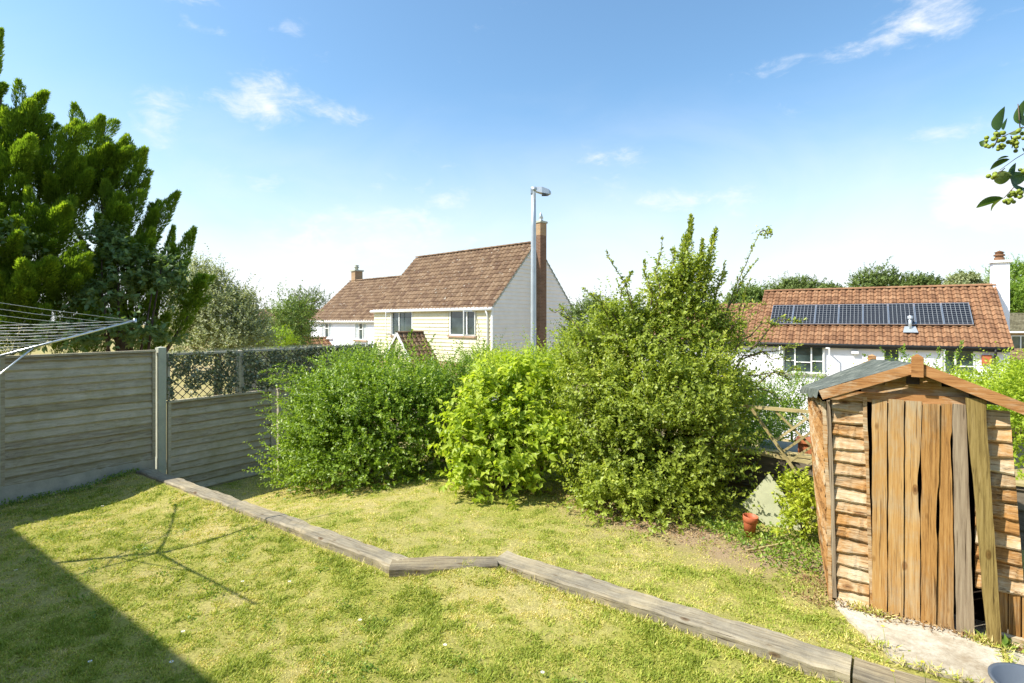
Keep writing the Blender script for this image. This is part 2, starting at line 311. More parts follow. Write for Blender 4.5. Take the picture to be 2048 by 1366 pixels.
# grass blades ------------------------------------------------------
gm, n, l, b = mat('grass', .6, spec=.25)
c = cramp(n, l, attr(n), [(0,(.26,.32,.04)),(.3,(.44,.50,.09)),(.55,(.61,.57,.15)),(.8,(.76,.65,.27)),(1,(.85,.73,.40))])
l.new(c, b.inputs['Base Color']); tr = n.new('ShaderNodeBsdfTranslucent'); l.new(mixc(n, l, 1, c, (1.3,1.3,.8), 'MULTIPLY'), tr.inputs[0]); mx = n.new('ShaderNodeMixShader'); mx.inputs[0].default_value = .35
l.new(b.outputs[0], mx.inputs[1]); l.new(tr.outputs[0], mx.inputs[2]); l.new(mx.outputs[0], n['Material Output'].inputs[0])
SLAB = [(.02,4.33),(-.36,4.93),(-.36,5.1),(-.1,5.13),(2.4,5.1),(2.4,2.0),(1.3,2.0),(1.3,4.33)]
def in_poly(a, b, P):
    r = np.zeros(a.shape, bool); j = len(P)-1
    for i in range(len(P)):
        (x1, y1), (x2, y2) = P[i], P[j]; c_ = ((y1 > b) != (y2 > b)) & (a < (x2-x1)*(b-y1)/((y2-y1)+1e-12)+x1); r ^= c_; j = i
    return r
def blades(name, cnt, far, hmul, label, cat=None):
    # sample by screen-independent distance falloff: density ~ 1/distance
    a = RNG.uniform(-9.45, 1.6, cnt*5); bb = RNG.uniform(.9, 8.2, cnt*5); x, y = a*CS+bb*SN, -a*SN+bb*CS
    keep = (y > 2.2) & (np.abs(x)/y < 1.15) & (RNG.random(len(a)) < np.minimum(1, (4.2/np.hypot(x, y))**1.2))
    sb = step_b(a); keep &= (bb > sb+.13) if far else (bb < sb-.13)
    keep &= ~in_poly(a, bb, SLAB) & ~((a > -.45) & (bb > 5.05)) & ~((a > .03) & (bb > 4.0))
    clump = fbm(a*9, bb*9, 3, 3); keep &= RNG.random(len(a)) < np.clip((clump-.30)*3.2, .06, 1)
    so_ = soil(a, bb); keep &= RNG.random(len(a)) > so_*.85
    a, bb, x, y = [t[keep][:cnt] for t in (a, bb, x, y)]; k = len(a); z = ground_h(x, y); d = dryness(a, bb)
    tall = (fbm(a*3+5, bb*3, 9, 3)*.5+1.3*np.clip(fbm(a*10+5, bb*10, 5, 2)-.35, 0, 1)); edge = np.exp(-np.abs(bb-step_b(a))/.12)
    h = (.010+.020*RNG.random(k)*tall*2)*hmul*(1+.7*edge)*(1-.45*d); th = RNG.uniform(0, 6.28, k); lean = RNG.uniform(.2, 1.6, k)*h; wd = RNG.uniform(.0022, .0052, k)*(1+.12*np.hypot(x, y))
    ph = th+1.57+RNG.uniform(-.5, .5, k); P0 = np.stack([x, y, z-.003], 1)
    sx = np.stack([np.cos(ph)*wd, np.sin(ph)*wd, np.zeros(k)], 1); ld = np.stack([np.cos(th)*lean, np.sin(th)*lean, h], 1)
    V = np.stack([P0-sx, P0+sx, P0+ld], 1).reshape(-1, 3); Fc = np.arange(k*3).reshape(-1, 3)
    t = np.clip(d*.66+RNG.normal(0, .17, k)+.16-.45*(fbm(a*13+3, bb*13, 13, 2)-.5)-.25*(tall-.45)-.04, 0, 1)
    raw_mesh(name, V, Fc, gm, face_attrs=dict(tint=t), kind='stuff', label=label, category='grass')
blades('grass', 300000, False, 1.0, 'short patchy grass of the near lawn in front of the timber edging')
blades('grass', 190000, True, .9, 'dry yellowish grass of the lawn beyond the timber edging')
# ------------------------------------------------------------------ foliage
def unit(v): return v/(np.linalg.norm(v, axis=-1, keepdims=True)+1e-9)
def leaves(P, D, Nn, ln, wd, fold=.25, droop=.0):
    D = unit(D); Sd = unit(np.cross(D, Nn)); Up = np.cross(Sd, D); ln = ln[:, None]; wd = wd[:, None]
    mid = P+D*ln*.45+Up*0; tip = P+D*ln-Up*ln*droop
    V = np.stack([P, mid-Sd*wd/2+Up*wd*fold, tip, mid+Sd*wd/2+Up*wd*fold], 1).reshape(-1, 3); k = len(P); o = np.arange(k)[:, None]*4
    Fc = np.concatenate([o+np.array([[0,1,2]]), o+np.array([[0,2,3]])], 1).reshape(-1, 3); return V, Fc
def rdir(k): return unit(RNG.normal(size=(k, 3)))
def crown(name, lobes, ntw, per, tl, ls, ws, m, parent=None, up=.35, out=.8, jit=.6, shell=(.55, 1.02), fold=.25, droop=.1, tintn=.5, cut=None, gap=.0, fringe=.10, holes=.55, gs=1.0, **tags):
    """leafy crown: twigs start inside noisy ellipsoids and carry alternating leaves"""
    Lb = np.array(lobes, float); wts = (Lb[:,3]*Lb[:,4]*Lb[:,5])**.67; wts /= wts.sum(); li = RNG.choice(len(Lb), ntw, p=wts); lb = Lb[li]
    d = rdir(ntw); d[:,2] = np.where(d[:,2] < -.5, -d[:,2], d[:,2]); fr_ = RNG.random(ntw) < fringe; rr = RNG.uniform(shell[0]**2, shell[1]**2, ntw)**.5
    q = lb[:, :3]+d*lb[:, 3:6]*rr[:, None]; nz = fbm(q[:,0]*2.3, q[:,1]*2.3, q[:,2]*2.3+li, 4); n5 = vnoise(q[:,0]*5.5*gs+40, q[:,1]*5.5*gs, q[:,2]*7.5*gs); rr = rr*(1-.22*(n5 < .42)); q = lb[:, :3]+d*lb[:, 3:6]*(rr*(.66+.68*nz)*(1+.16*fr_))[:, None]
    kp = RNG.random(ntw) > np.maximum(gap*(nz < .42), np.where((n5 < .42) & (rr > .6), holes, 0))
    if cut is not None: kp &= cut(q)
    q, d, lb, nz, fr_ = q[kp], d[kp], lb[kp], nz[kp], fr_[kp]; k = len(q)
    td = unit(d*out+np.array([0,0,up])+rdir(k)*jit); tl_ = tl*RNG.uniform(.5, 1.3, k)*(1+.8*fr_)
    s = (np.arange(per)+.5)/per; P = (q[:,None]+td[:,None]*(s[None,:,None]*tl_[:,None,None])).reshape(-1, 3); tdr = np.repeat(td, per, 0)
    side = unit(np.cross(tdr, rdir(len(P)))); D = unit(tdr*.6+side*.9+np.array([0,0,.1])); Nn = unit(np.array([0,0,1.0])*.7+rdir(len(P))*.6+np.repeat(d, per, 0)*.75)
    K = len(P); V, Fc = leaves(P, D, Nn, ls*RNG.uniform(.6, 1.25, K), ws*RNG.uniform(.6, 1.25, K), fold, droop)
    tw = fbm(q[:,0]*3.1, q[:,1]*3.1, q[:,2]*3.1, 3); t = np.clip(np.repeat(tw*.9+.05+(RNG.random(len(Lb))-.5)[li[kp]]*.35, per)*tintn+RNG.random(K)*(1-tintn)+np.tile(s, k)*.12-.06, 0, 1)
    return raw_mesh(name, V, Fc, m, parent, face_attrs=dict(tint=np.repeat(t, 2)), **tags)
def stems(name, pts, m, parent, rad=.02, n=6):
    mb = MB()
    for line in pts:
        k = len(line); mb.tube(line, [rad*(1-.75*i/(k-1)) for i in range(k)], n)
    return mb.build(name, m, parent)
def bez(p, q, sag=.1, k=6, wob=.05):
    p, q = np.array(p, float), np.array(q, float); o = []
    for i in range(k):
        t = i/(k-1); c = p+(q-p)*t; c[2] += math.sin(t*math.pi)*sag; c += RNG.normal(0, wob, 3)*math.sin(t*math.pi); o.append(tuple(c))
    return o
def sprays(name, shoots, m, parent, per_m=60, ls=.035, ws=.018, rad=.05, **tags):
    """leaves set along given shoots (polyline lists), rad = spread of side twigs"""
    Ps, Ds = [], []
    for line in shoots:
        a = np.array(line); seg = np.linalg.norm(np.diff(a, axis=0), axis=1); L_ = seg.sum(); k = max(4, int(L_*per_m)); t = np.sort(RNG.random(k)); cum = np.r_[0, np.cumsum(seg)]/L_
        P = np.stack([np.interp(t, cum, a[:,i]) for i in range(3)], 1); dr = unit(a[-1]-a[0])
        sd = rdir(k)*rad*(1.15-t)[:,None]; Ps.append(P+sd*RNG.random((k, 1))); Ds.append(unit(sd/(rad+1e-9)+dr*.6+rdir(k)*.5))
    P = np.concatenate(Ps); D = np.concatenate(Ds); K = len(P)
    V, Fc = leaves(P, D, unit(rdir(K)*.7+np.array([0,0,1.])), ls*RNG.uniform(.6, 1.3, K), ws*RNG.uniform(.6, 1.3, K)); t = RNG.random(K)
    return raw_mesh(name, V, Fc, m, parent, face_attrs=dict(tint=np.repeat(t, 2)), **tags)
M['lf_green'] = leafmat('box_leaf', (.10,.18,.018), (.26,.38,.034), (.54,.63,.13), .38, .40, .45)
M['lf_yellow'] = leafmat('yellow_green_leaf', (.22,.33,.025), (.46,.55,.06), (.70,.72,.15), .42, .45, .35)
M['lf_haw'] = leafmat('hawthorn_leaf', (.14,.20,.022), (.37,.44,.065), (.68,.66,.16), .40, .42, .4)
M['lf_mid'] = leafmat('mid_leaf', (.10,.185,.025), (.26,.38,.05), (.46,.52,.11), .38)
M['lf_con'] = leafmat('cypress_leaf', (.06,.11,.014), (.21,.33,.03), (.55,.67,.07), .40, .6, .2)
M['lf_ivy'] = leafmat('ivy_screen_leaf', (.09,.11,.06), (.23,.26,.16), (.52,.55,.42), .2)
M['lf_silver'] = leafmat('silver_leaf', (.19,.23,.09), (.38,.41,.22), (.6,.62,.44), .3)
M['lf_far'] = leafmat('far_leaf', (.08,.125,.03), (.17,.23,.055), (.27,.33,.09), .25, .6)
M['lf_farl'] = leafmat('far_light_leaf', (.09,.15,.03), (.20,.28,.06), (.30,.37,.10), .3, .6)
M['lf_lime'] = leafmat('lime_leaf', (.20,.32,.02), (.38,.5,.04), None, .4)
M['lf_vari'] = leafmat('variegated_leaf', (.20,.30,.02), (.48,.52,.05), (.66,.64,.14), .35)
M['lf_broad'] = leafmat('broad_leaf', (.08,.14,.045), (.19,.28,.09), (.42,.48,.26), .3)
# ---- generic pieces
def strips(mb, x0, x1, z0, z1, bh, t=.022, nx=10, wob=.004, yb=0.0, openings=(), xs=None, tilt=0.0, dz=.004, cham=.008):
    """horizontal lapped boards, front towards -y; xs(z) -> (xl, xr) clips to a gable"""
    z = z0
    while z < z1-.01:
        zt = min(z+bh, z1); intervals = [(x0, x1)] if xs is None else [xs((z+zt)/2)]
        for (ox0, ox1, oz0, oz1) in openings:
            if zt > oz0+.02 and z < oz1-.02:
                nn = []
                for (p, q) in intervals:
                    if ox0 > p: nn.append((p, min(q, ox0)))
                    if ox1 < q: nn.append((max(p, ox1), q))
                intervals = nn
        for (p, q) in intervals:
            if q-p < .03: continue
            ph = random.random()*50; k = max(2, int(nx*(q-p)/(x1-x0))+1); vs = []; tt = random.uniform(-dz, dz); rot = random.uniform(-tilt, tilt)
            for i in range(k+1):
                x = p+(q-p)*i/k; wv = float(fbm(x*5+ph, ph, 0, 3)-.5)*2*wob+rot*(i/k-.5)
                y = yb-t*(.85+.3*random.random() if wob > .003 else 1); e0, e1 = (0, 0) if xs is None else (0, 0)
                vs += [(x, y, z+wv+tt+cham), (x, yb-.003, zt+.012), (x, yb-.001, z+wv+tt-.004), (x, y+cham*.8, z+wv+tt-.004)]
            fs = []
            for i in range(k):
                o = i*4; fs += [(o, o+4, o+5, o+1), (o+3, o+7, o+4, o), (o+2, o+6, o+7, o+3)]
            fs += [(0, 1, 2, 3), (k*4+3, k*4+2, k*4+1, k*4)]; mb.add(vs, fs)
        z = zt
def wavy_plank(name, L_, Rr, thick, m, parent, y=0.0, nz=26, amp=.004, lean=None, **tags):
    """plank from left/right edge polylines: lists of (z, x)"""
    mb = MB(); zs0 = L_[0][0]; zs1 = L_[-1][0]; vs = []; ph = random.random()*40
    for i in range(nz+1):
        z = zs0+(zs1-zs0)*i/nz; xl = np.interp(z, [p[0] for p in L_], [p[1] for p in L_])+float(vnoise(z*9+ph)-.5)*amp*2
        xr = np.interp(z, [p[0] for p in Rr], [p[1] for p in Rr])+float(vnoise(z*8+ph+17)-.5)*amp*2
        if xr < xl+.004: xr = xl+.004
        yy = y+(lean(z) if lean else 0)+float(vnoise(z*2+ph*2)-.5)*.008; zz = z+(random.uniform(-.008, .008) if i in (0, nz) else 0)
        vs += [(xl, yy, zz), (xr, yy, z if i not in (0, nz) else zz+random.uniform(-.006,.006)), (xr, yy+thick, z), (xl, yy+thick, z)]
    fs = [(3,2,1,0)]
    for i in range(nz):
        o = i*4
        for k in range(4): fs.append((o+k, o+(k+1) % 4, o+4+(k+1) % 4, o+4+k))
    o = nz*4; fs.append((o, o+1, o+2, o+3)); mb.add(vs, fs); return mb.build(name, m, parent, **tags)
def tiles(mb, p0, ux, us, W, Ln, tw=.3, rh=.32, amp=.034, per=8, step=.04, style='s'):
    """one roof slope of profiled tiles: p0 eave left corner, ux along the eave, us up the slope"""
    p0, ux, us = Vector(p0), Vector(ux).normalized(), Vector(us).normalized(); nn = ux.cross(us).normalized(); nc = max(1, round(W/tw)); tw = W/nc; nr = max(1, round(Ln/rh)); rh = Ln/nr
    def prof(f):
        if style == 's': return amp*(math.sin(f*2*math.pi)*.75+.4*math.sin(f*4*math.pi+.6))
        return amp*(1.0 if (f*2 % 1) < .38 else 0.0)
    for r in range(nr):
        for c_ in range(nc):
            t = random.random(); vs = []; j = random.uniform(-.004, .004)
            for i in range(per+1):
                f = i/per; hgt = prof(f if i < per else 0.9999 if style != 's' else 1.0); x = (c_+f)*tw; s0 = r*rh-.02+j; s1 = (r+1)*rh
                vs += [p0+ux*x+us*s0+nn*(hgt+step+.02), p0+ux*x+us*s1+nn*(hgt+.02), p0+ux*x+us*s0+nn*(hgt-.004)]
            fs = []
            for i in range(per): o = i*3; fs += [(o, o+3, o+4, o+1), (o+2, o+5, o+3, o)]
            mb.add(vs, fs, t, smooth=False)
def ridge(mb, p, q, r=.11, seg=.45):
    p, q = Vector(p), Vector(q); k = max(1, int((q-p).length/seg)); d = (q-p)/k; sd = d.cross(Vector((0,0,1))).normalized()
    for i in range(k):
        vs = []; t = random.random()
        for j, c_ in enumerate((p+d*i, p+d*(i+1.03))):
            for a in range(7): th = math.pi*a/6; vs.append(c_+sd*math.cos(th)*r*(1.08 if j else 1)+Vector((0,0,1))*(math.sin(th)*r*(.8 if j else .72)-.02))
        mb.add(vs, [(a, a+1, a+8, a+7) for a in range(6)], t)
def window(parent, x0, x1, z0, z1, y, cuts=(.5,), bars=(), glass='glass', open_=(), fw=.06, sill=None, curtain=False):
    """frame proud of the wall face y (front is -y), panes inside, optional sill"""
    fr = MB(); t = .05; fr.box(x0, x1, y-t, y+.08, z0, z0+fw); fr.box(x0, x1, y-t, y+.08, z1-fw, z1); fr.box(x0, x0+fw, y-t, y+.08, z0+fw, z1-fw); fr.box(x1-fw, x1, y-t, y+.08, z0+fw, z1-fw)
    for c_ in cuts: xc = x0+(x1-x0)*c_; fr.box(xc-fw/2, xc+fw/2, y-t+.004, y+.078, z0+fw, z1-fw)
    for (ca, cb, zf) in bars: xa, xb = x0+(x1-x0)*ca, x0+(x1-x0)*cb; zc = z0+(z1-z0)*zf; fr.box(xa+fw*.5, xb-fw*.5, y-t+.008, y+.074, zc-fw*.4, zc+fw*.4)
    f = fr.build('window', M['upvc'], parent)
    g = MB(); g.box(x0+.02, x1-.02, y+.0, y+.03, z0+.02, z1-.02); g.build('pane', M[glass], f)
    if curtain:
        wd = (x1-x0)
        for xa, xb in ((x0+fw, x0+wd*.28), (x1-wd*.28, x1-fw)): k = MB(); k.box(xa, xb, y-.012, y-.004, z0+fw, z1-fw); k.build('curtain', M['curtain'], f)
    if sill: s = MB(); s.box(x0-.08, x1+.08, y-.13, y+.02, z0-.09, z0-.004); s.build('sill', M[sill], f)
    for (ca, cb, ang) in open_:                      # opened casement leaf, hinged on ca
        xa, xb = x0+(x1-x0)*ca, x0+(x1-x0)*cb; ww = abs(xb-xa); s = MB(); s.box(0, ww, -.03, .01, z0+.03, z0+.09); s.box(0, ww, -.03, .01, z1-.09, z1-.03); s.box(0, .05, -.03, .01, z0+.09, z1-.09); s.box(ww-.05, ww, -.03, .01, z0+.09, z1-.09)
        o = s.build('casement', M['upvc'], f); o.location = (xa, y-t-.015, 0); o.rotation_euler = (0, 0, R(ang))
    return f
def wall_rects(mb, x0, x1, z0, z1, y, openings, th=.1):
    xs = sorted({x0, x1, *[o[0] for o in openings], *[o[1] for o in openings]}); zs = sorted({z0, z1, *[o[2] for o in openings], *[o[3] for o in openings]})
    for i in range(len(xs)-1):
        for j in range(len(zs)-1):
            xm, zm = (xs[i]+xs[i+1])/2, (zs[j]+zs[j+1])/2
            if any(o[0] < xm < o[1] and o[2] < zm < o[3] for o in openings): continue
            mb.add([(xs[i],y,zs[j]),(xs[i+1],y,zs[j]),(xs[i+1],y,zs[j+1]),(xs[i],y,zs[j+1])], [(0,1,2,3)], .5)
    for (a, b_, c_, d) in openings:
        mb.add([(a,y,c_),(b_,y,c_),(b_,y,d),(a,y,d),(a,y+th,c_),(b_,y+th,c_),(b_,y+th,d),(a,y+th,d)], [(0,4,5,1),(1,5,6,2),(2,6,7,3),(3,7,4,0)], .5)
def gutter(parent, x0, x1, y, z, m, r=.06):
    g = MB(); pts = []
    g.tube([(x0, y, z), (x1, y, z)], r, 10); return g.build('gutter', m, parent)
def fascia(parent, x0, x1, y, z, m):
    g = MB(); g.box(x0, x1, y, y+.025, z-.18, z-.005); g.build('fascia', m, parent)
PXL = lambda px, py, Z: at(px, py, Z)
# ------------------------------------------------------------------ yellow clad house (local x along facade, y into depth)
HZ = 43.0
def hframe(x, y): return Vector((x*math.cos(R(HZ))+y*math.sin(R(HZ)), -x*math.sin(R(HZ))+y*math.cos(R(HZ)), 0))
c0 = Vector((-.94, 26, 0)); WX = Vector((math.cos(R(HZ)), -math.sin(R(HZ)), 0)); z0 = -2.7
def make_house(o, Wd, Dp, ez, rz, clad, tile, opens, gable_right=True, boards=True, ov=.12, gov=.05, x_lo=0.0):
    zE, zR = ez-z0, rz-z0
    w_ = MB(); wall_rects(w_, 0, Wd, 0, zE-.04, 0, opens, .12)
    w_.add([(0,Dp,0),(Wd,Dp,0),(Wd,Dp,zE),(0,Dp,zE)], [(3,2,1,0)], .5)
    for x in (0, Wd):
        w_.add([(x,0,0),(x,Dp,0),(x,Dp,zE),(x,Dp/2,zR-.06),(x,0,zE)], [(0,1,2,3,4) if x else (4,3,2,1,0)], .5)
    w_.build('wall', M[clad], o)
    r_ = MB(); half = Dp/2; sl = math.hypot(half+ov, (zR-zE)*(half+ov)/half); zz = zE-(zR-zE)*ov/half
    tiles(r_, (-gov,-ov,zz), (1,0,0), (0,half,zR-zE), Wd+2*gov, sl); tiles(r_, (Wd+gov,Dp+ov,zz), (-1,0,0), (0,-half,zR-zE), Wd+2*gov, sl)
    ridge(r_, (-gov,half,zR+.05), (Wd+gov,half,zR+.05)); rf = r_.build('roof', M[tile], o)
    for x in (-gov+.01, Wd+gov-.05):
        for y_ in (-ov, Dp+ov):
            v = MB(); v.beam((x+.02,y_,zz-.035), (x+.02,half,zR-.045), .03, .08); v.build('verge', M['concrete'], rf)
    return zE, zR, rf
yo = empty('clad_house', tuple(c0-WX*10.2+Vector((0,0,z0))), -R(HZ), **T('cream and grey boarded house with steep brown tiled roof behind the lamp post', 'house'))
Wy = 10.2; Dy = 6.4; eY = 3.05; rY = 6.46
s_ = lambda s: Wy-s
WO = [(s_(3.15), s_(1.15), eY-z0-1.45, eY-z0-.15), (s_(8.35), s_(6.35), eY-z0-1.55, eY-z0-.15)]
zE, zR, rf = make_house(yo, Wy, Dy, eY, rY, 'cream', 'tile_brown', WO)
mb = MB(); strips(mb, 0.02, Wy-.02, 2.9, zE-.02, .2, .04, nx=4, wob=.001, yb=-.005, cham=.03, openings=[(a-.06, b-.0+.06, c-.06, d+.06) for a, b, c, d in WO], dz=0); mb.build('facade_boards', M['cream'], yo)
mb = MB(); mb.box(0, Wy, -.03, -.006, 0, 2.88); mb.build('ground_floor_brickwork', M['brick_buff'], yo)
# gable boards: own local object turned 90 degrees
def gable_boards(parent, Wd, Dp, zE, zR, m, z_from=.3, side=1):
    mb = MB(); xs = lambda z: (0.01, Dp-.01) if z < zE else ((z-zE)/(zR-zE)*Dp/2+.03, Dp-(z-zE)/(zR-zE)*Dp/2-.03)
    strips(mb, 0, Dp, z_from, zR-.12, .2, .045, nx=4, wob=.001, yb=0, cham=.03, xs=xs, dz=0); o = mb.build('gable_boards', m, parent); o.location = (Wd+.006, 0, 0); o.rotation_euler = (0, 0, R(90)); return o
gable_boards(yo, Wy, Dy, zE, zR, M['greyclad'])
mb = MB(); mb.box(Wy-.05, Wy+.045, -.055, .03, 0, zE-.02); mb.build('corner_trim', M['upvc'], yo)
window(yo, WO[0][0], WO[0][1], WO[0][2], WO[0][3], .03, cuts=(.66,), sill='sill_tile', open_=((1.0, .66, -104),), fw=.07)
window(yo, WO[1][0], WO[1][1], WO[1][2], WO[1][3], .03, cuts=(.36,), sill='sill_tile', open_=((0, .34, -62),), fw=.07)
gutter(yo, -.1, Wy+.12, -.2, zE-.14, M['upvc'], .065); fascia(yo, 0, Wy+.1, -.13, zE-.02, M['upvc'])
mb = MB(); mb.tube([(Wy-.25,-.2,zE-.18),(Wy-.25,-.09,zE-.42),(Wy-.25,-.09,.1)], .045, 8); mb.build('downpipe', M['upvc'], yo)
ch = MB(); cy = Dy*.52; ch.box(Wy+.04, Wy+.42, cy-.25, cy+.25, 0, zR+1.0); c_o = ch.build('chimney', M['brick_dark'], yo)
ch = MB(); ch.box(Wy-.01, Wy+.47, cy-.30, cy+.30, zR+1.0, zR+1.1); ch.build('capping', M['concrete'], c_o)
ch = MB(); ch.box(Wy+.037, Wy+.423, cy-.253, cy+.253, zR+.35, zR+.99); ch.build('weathered_top', M['brick_buff'], c_o)
ch = MB(); ch.lathe([(.12,0),(.12,.08),(.05,.1),(.13,.16),(.04,.42),(.0,.48)], 10, (Wy+.25, cy, zR+1.1)); ch.build('cowl', M['metal'], c_o)
def porch(o, x0, x1, y0, ze, zr, clad, tile):
    xm = (x0+x1)/2; w_ = MB(); w_.add([(x0,y0,0),(x1,y0,0),(x1,y0,ze),(xm,y0,zr-.05),(x0,y0,ze)], [(0,1,2,3,4)], .5)
    for x in (x0, x1): w_.add([(x,y0,0),(x,-.03,0),(x,-.03,ze),(x,y0,ze)], [(0,1,2,3)], .5)
    p = w_.build('porch', M[clad], o); sl = math.hypot((x1-x0)/2+.12, (zr-ze)*1.12); r_ = MB(); W2 = -y0+.13; u = Vector(((x1-x0)/2, 0, zr-ze)); k = .12/((x1-x0)/2); lo = ze-(zr-ze)*k
    tiles(r_, (x0-.12,-.04,lo), (0,-1,0), tuple(u), W2, u.length*(1+k)); tiles(r_, (x1+.12,y0-.13,lo), (0,1,0), (-u.x,0,u.z), W2, u.length*(1+k)); ridge(r_, (xm,y0-.15,zr+.03), (xm,-.04,zr+.03), .1)
    r_.build('porch_roof', M[tile], p)
    v = MB()
    for x in (x0-.12, x1+.12): v.beam((x, y0-.14, lo-.03), (xm, y0-.14, zr-.02), .03, .16)
    v.build('porch_bargeboard', M['rake'] if clad != 'cream' else M['upvc'], p); return p
pz = lambda px, py, x, y: None
p_ = porch(yo, 3.7, 5.9, -1.6, .45-z0, 1.72-z0, 'cream', 'tile_brown')
mb = MB(); strips(mb, 3.72, 5.88, 2.4, 1.6-z0, .2, .03, nx=3, wob=.001, yb=-1.61, cham=.02, xs=lambda z: (3.72, 5.88) if z < .45-z0 else (3.72+(z-.45+z0)*.866, 5.88-(z-.45+z0)*.866), dz=0); mb.build('porch_boards', M['cream'], p_)
window(p_, 4.4, 5.2, 1.0, 2.1, -1.66, cuts=(.5,))
# ------------------------------------------------------------------ white house, attached on the left
wo_ = empty('white_house', tuple(c0-WX*19.0+hframe(0, .35)+Vector((0,0,z0))), -R(HZ), **T('small white rendered house with brown roof left of the cream boarded house', 'house'))
Ww = 8.78; eW, rW = 2.42, 5.36; zeW = eW-z0
WO2 = [(1.55, 3.05, zeW-1.25, zeW-.2), (6.0, 7.4, zeW-1.3, zeW-.2)]
zE, zR, rf2 = make_house(wo_, Ww, Dy, eW, rW, 'white', 'tile_brown', WO2)
window(wo_, *WO2[0], .02, cuts=(.36, .68), bars=((.0, .36, .7), (.36, .68, .62)), curtain=True, sill='upvc')
window(wo_, *WO2[1], .02, cuts=(.36, .68), bars=((.36, .68, .62),), curtain=True, sill='sill_tile')
gutter(wo_, -.1, Ww-.02, -.2, zE-.14, M['upvc'], .06); fascia(wo_, 0, Ww, -.13, zE-.02, M['upvc'])
mb = MB(); mb.tube([(.15,-.2,zE-.18),(.15,-.07,zE-.4),(.15,-.07,.1)], .045, 8); mb.build('downpipe', M['upvc'], wo_); mb = MB(); mb.tube([(Ww-.2,-.07,zE-.2),(Ww-.2,-.07,.1)], .045, 8); mb.build('downpipe', M['upvc'], wo_)
ch = MB(); cy = Dy*.5; ch.box(.25, .8, cy-.1, cy+.55, zR-.7, zR+.75); c_o = ch.build('chimney', M['brick_buff'], wo_)
ch = MB(); ch.box(.18, .87, cy-.17, cy+.62, zR+.75, zR+.85); ch.build('capping', M['concrete'], c_o)
ch = MB(); ch.lathe([(.14,0),(.13,.18),(.19,.2),(.19,.26),(.08,.3),(.2,.36),(.0,.42)], 10, (.52, cy+.2, zR+.85)); ch.build('chimney_pot', M['concrete'], c_o)
porch(wo_, 1.0, 3.6, -1.5, 1.0-z0-.75, 1.15-z0, 'brick_buff', 'tile_red')
# ------------------------------------------------------------------ solar-panel house on the right
H2 = 33.0; X2 = Vector((math.cos(R(H2)), -math.sin(R(H2)), 0)); zb = -4.0; c1 = Vector((20.25, 22, 0)); LW = 15.5
sh = empty('solar_house', tuple(c1-X2*LW+Vector((0,0,zb))), -R(H2), **T('white rendered house with red pantile roof carrying a row of solar panels', 'house'))
z0s = z0; eS, rS = 1.40-zb, 3.98-zb; Ds = 7.0; xs0 = LW-9.6
def sxz(px, py=None):                                       # facade column seen at picture column px
    r = (px-1024)/F; x0_, y0_ = c1.x, c1.y; s = (x0_-r*y0_)/(X2.x-r*X2.y); return LW-s, y0_-s*X2.y
OPS = [(sxz(1566)[0], sxz(1648)[0], eS-1.55, eS-.25), (sxz(1766)[0], sxz(1800)[0], eS-.95, eS-.22), (sxz(1883)[0], sxz(1950)[0], eS-1.35, eS-.22)]
w_ = MB(); wall_rects(w_, 0, LW, 0, eS-.06, 0, OPS, .12); w_.add([(0,Ds,0),(LW,Ds,0),(LW,Ds,eS),(0,Ds,eS)], [(3,2,1,0)], .5)
for x in (0, LW): w_.add([(x,0,0),(x,Ds,0),(x,Ds,eS),(x,Ds/2,rS-.06 if x else rS-.65),(x,0,eS)], [(0,1,2,3,4) if x else (4,3,2,1,0)], .5)
w_.build('wall', M['white'], sh)
r_ = MB(); half = Ds/2; u = Vector((0, half, rS-eS)); k = .2/half; SL = u.length*(1+k)
PT = dict(tw=.30, rh=.33, amp=.045, per=8, step=.042)
tiles(r_, (xs0,-.2,eS-(rS-eS)*k), (1,0,0), tuple(u), 9.6+.12, SL, **PT); tiles(r_, (LW+.12,Ds+.2,eS-(rS-eS)*k), (-1,0,0), (0,-half,rS-eS), 9.72, SL, **PT)
kk = (half-.85)/half; tiles(r_, (-.1,-.2,eS-(rS-eS)*k), (1,0,0), tuple(u), xs0+.09, SL*kk-.0, **PT)
tiles(r_, (xs0,Ds-.2,eS-(rS-eS)*k), (-1,0,0), (0,-half,rS-eS), xs0+.1, SL*kk, **PT)
ridge(r_, (xs0,half,rS+.04), (LW+.12,half,rS+.04), .12); zl = eS+(rS-eS)*kk-.12; r_.box(-.1, xs0, half-.85+.02, half+.9, zl-.2, zl-.02); ridge(r_, (-.1,half-.85,zl+.02), (xs0,half-.85,zl+.02), .12)
rS_o = r_.build('roof', M['tile_red'], sh)
w_ = MB(); w_.add([(xs0,half-.9,zl-.25),(xs0,half,rS-.04),(xs0,half+.9,zl-.25)], [(0,1,2)], .5); w_.build('step_gable', M['brick'], rS_o)
window(sh, *OPS[0], .02, cuts=(.3, .7), bars=((0, .3, .45), (.3, .7, .4), (.7, 1, .45)), glass='glass', open_=((1.0, .7, -60), (0, .28, -100)), sill='concrete')
window(sh, *OPS[1], .02, cuts=(), fw=.05)
window(sh, *OPS[2], .02, cuts=(.42,), bars=((.42, 1, .35),), open_=((0, .3, -75),), sill='upvc')
gutter(sh, 0, LW+.1, -.27, eS-.16, M['dark'], .06); fascia(sh, 0, LW, -.21, eS-.13, M['dark'])
mb = MB(); xd = LW-.45; mb.tube([(xd,-.27,eS-.2),(xd,-.27,eS-.35),(xd,-.07,eS-.55),(xd,-.07,0)], .045, 8); mb.build('downpipe', M['dark'], sh)
un = Vector((0,-(rS-eS),half)).normalized(); us = u.normalized()
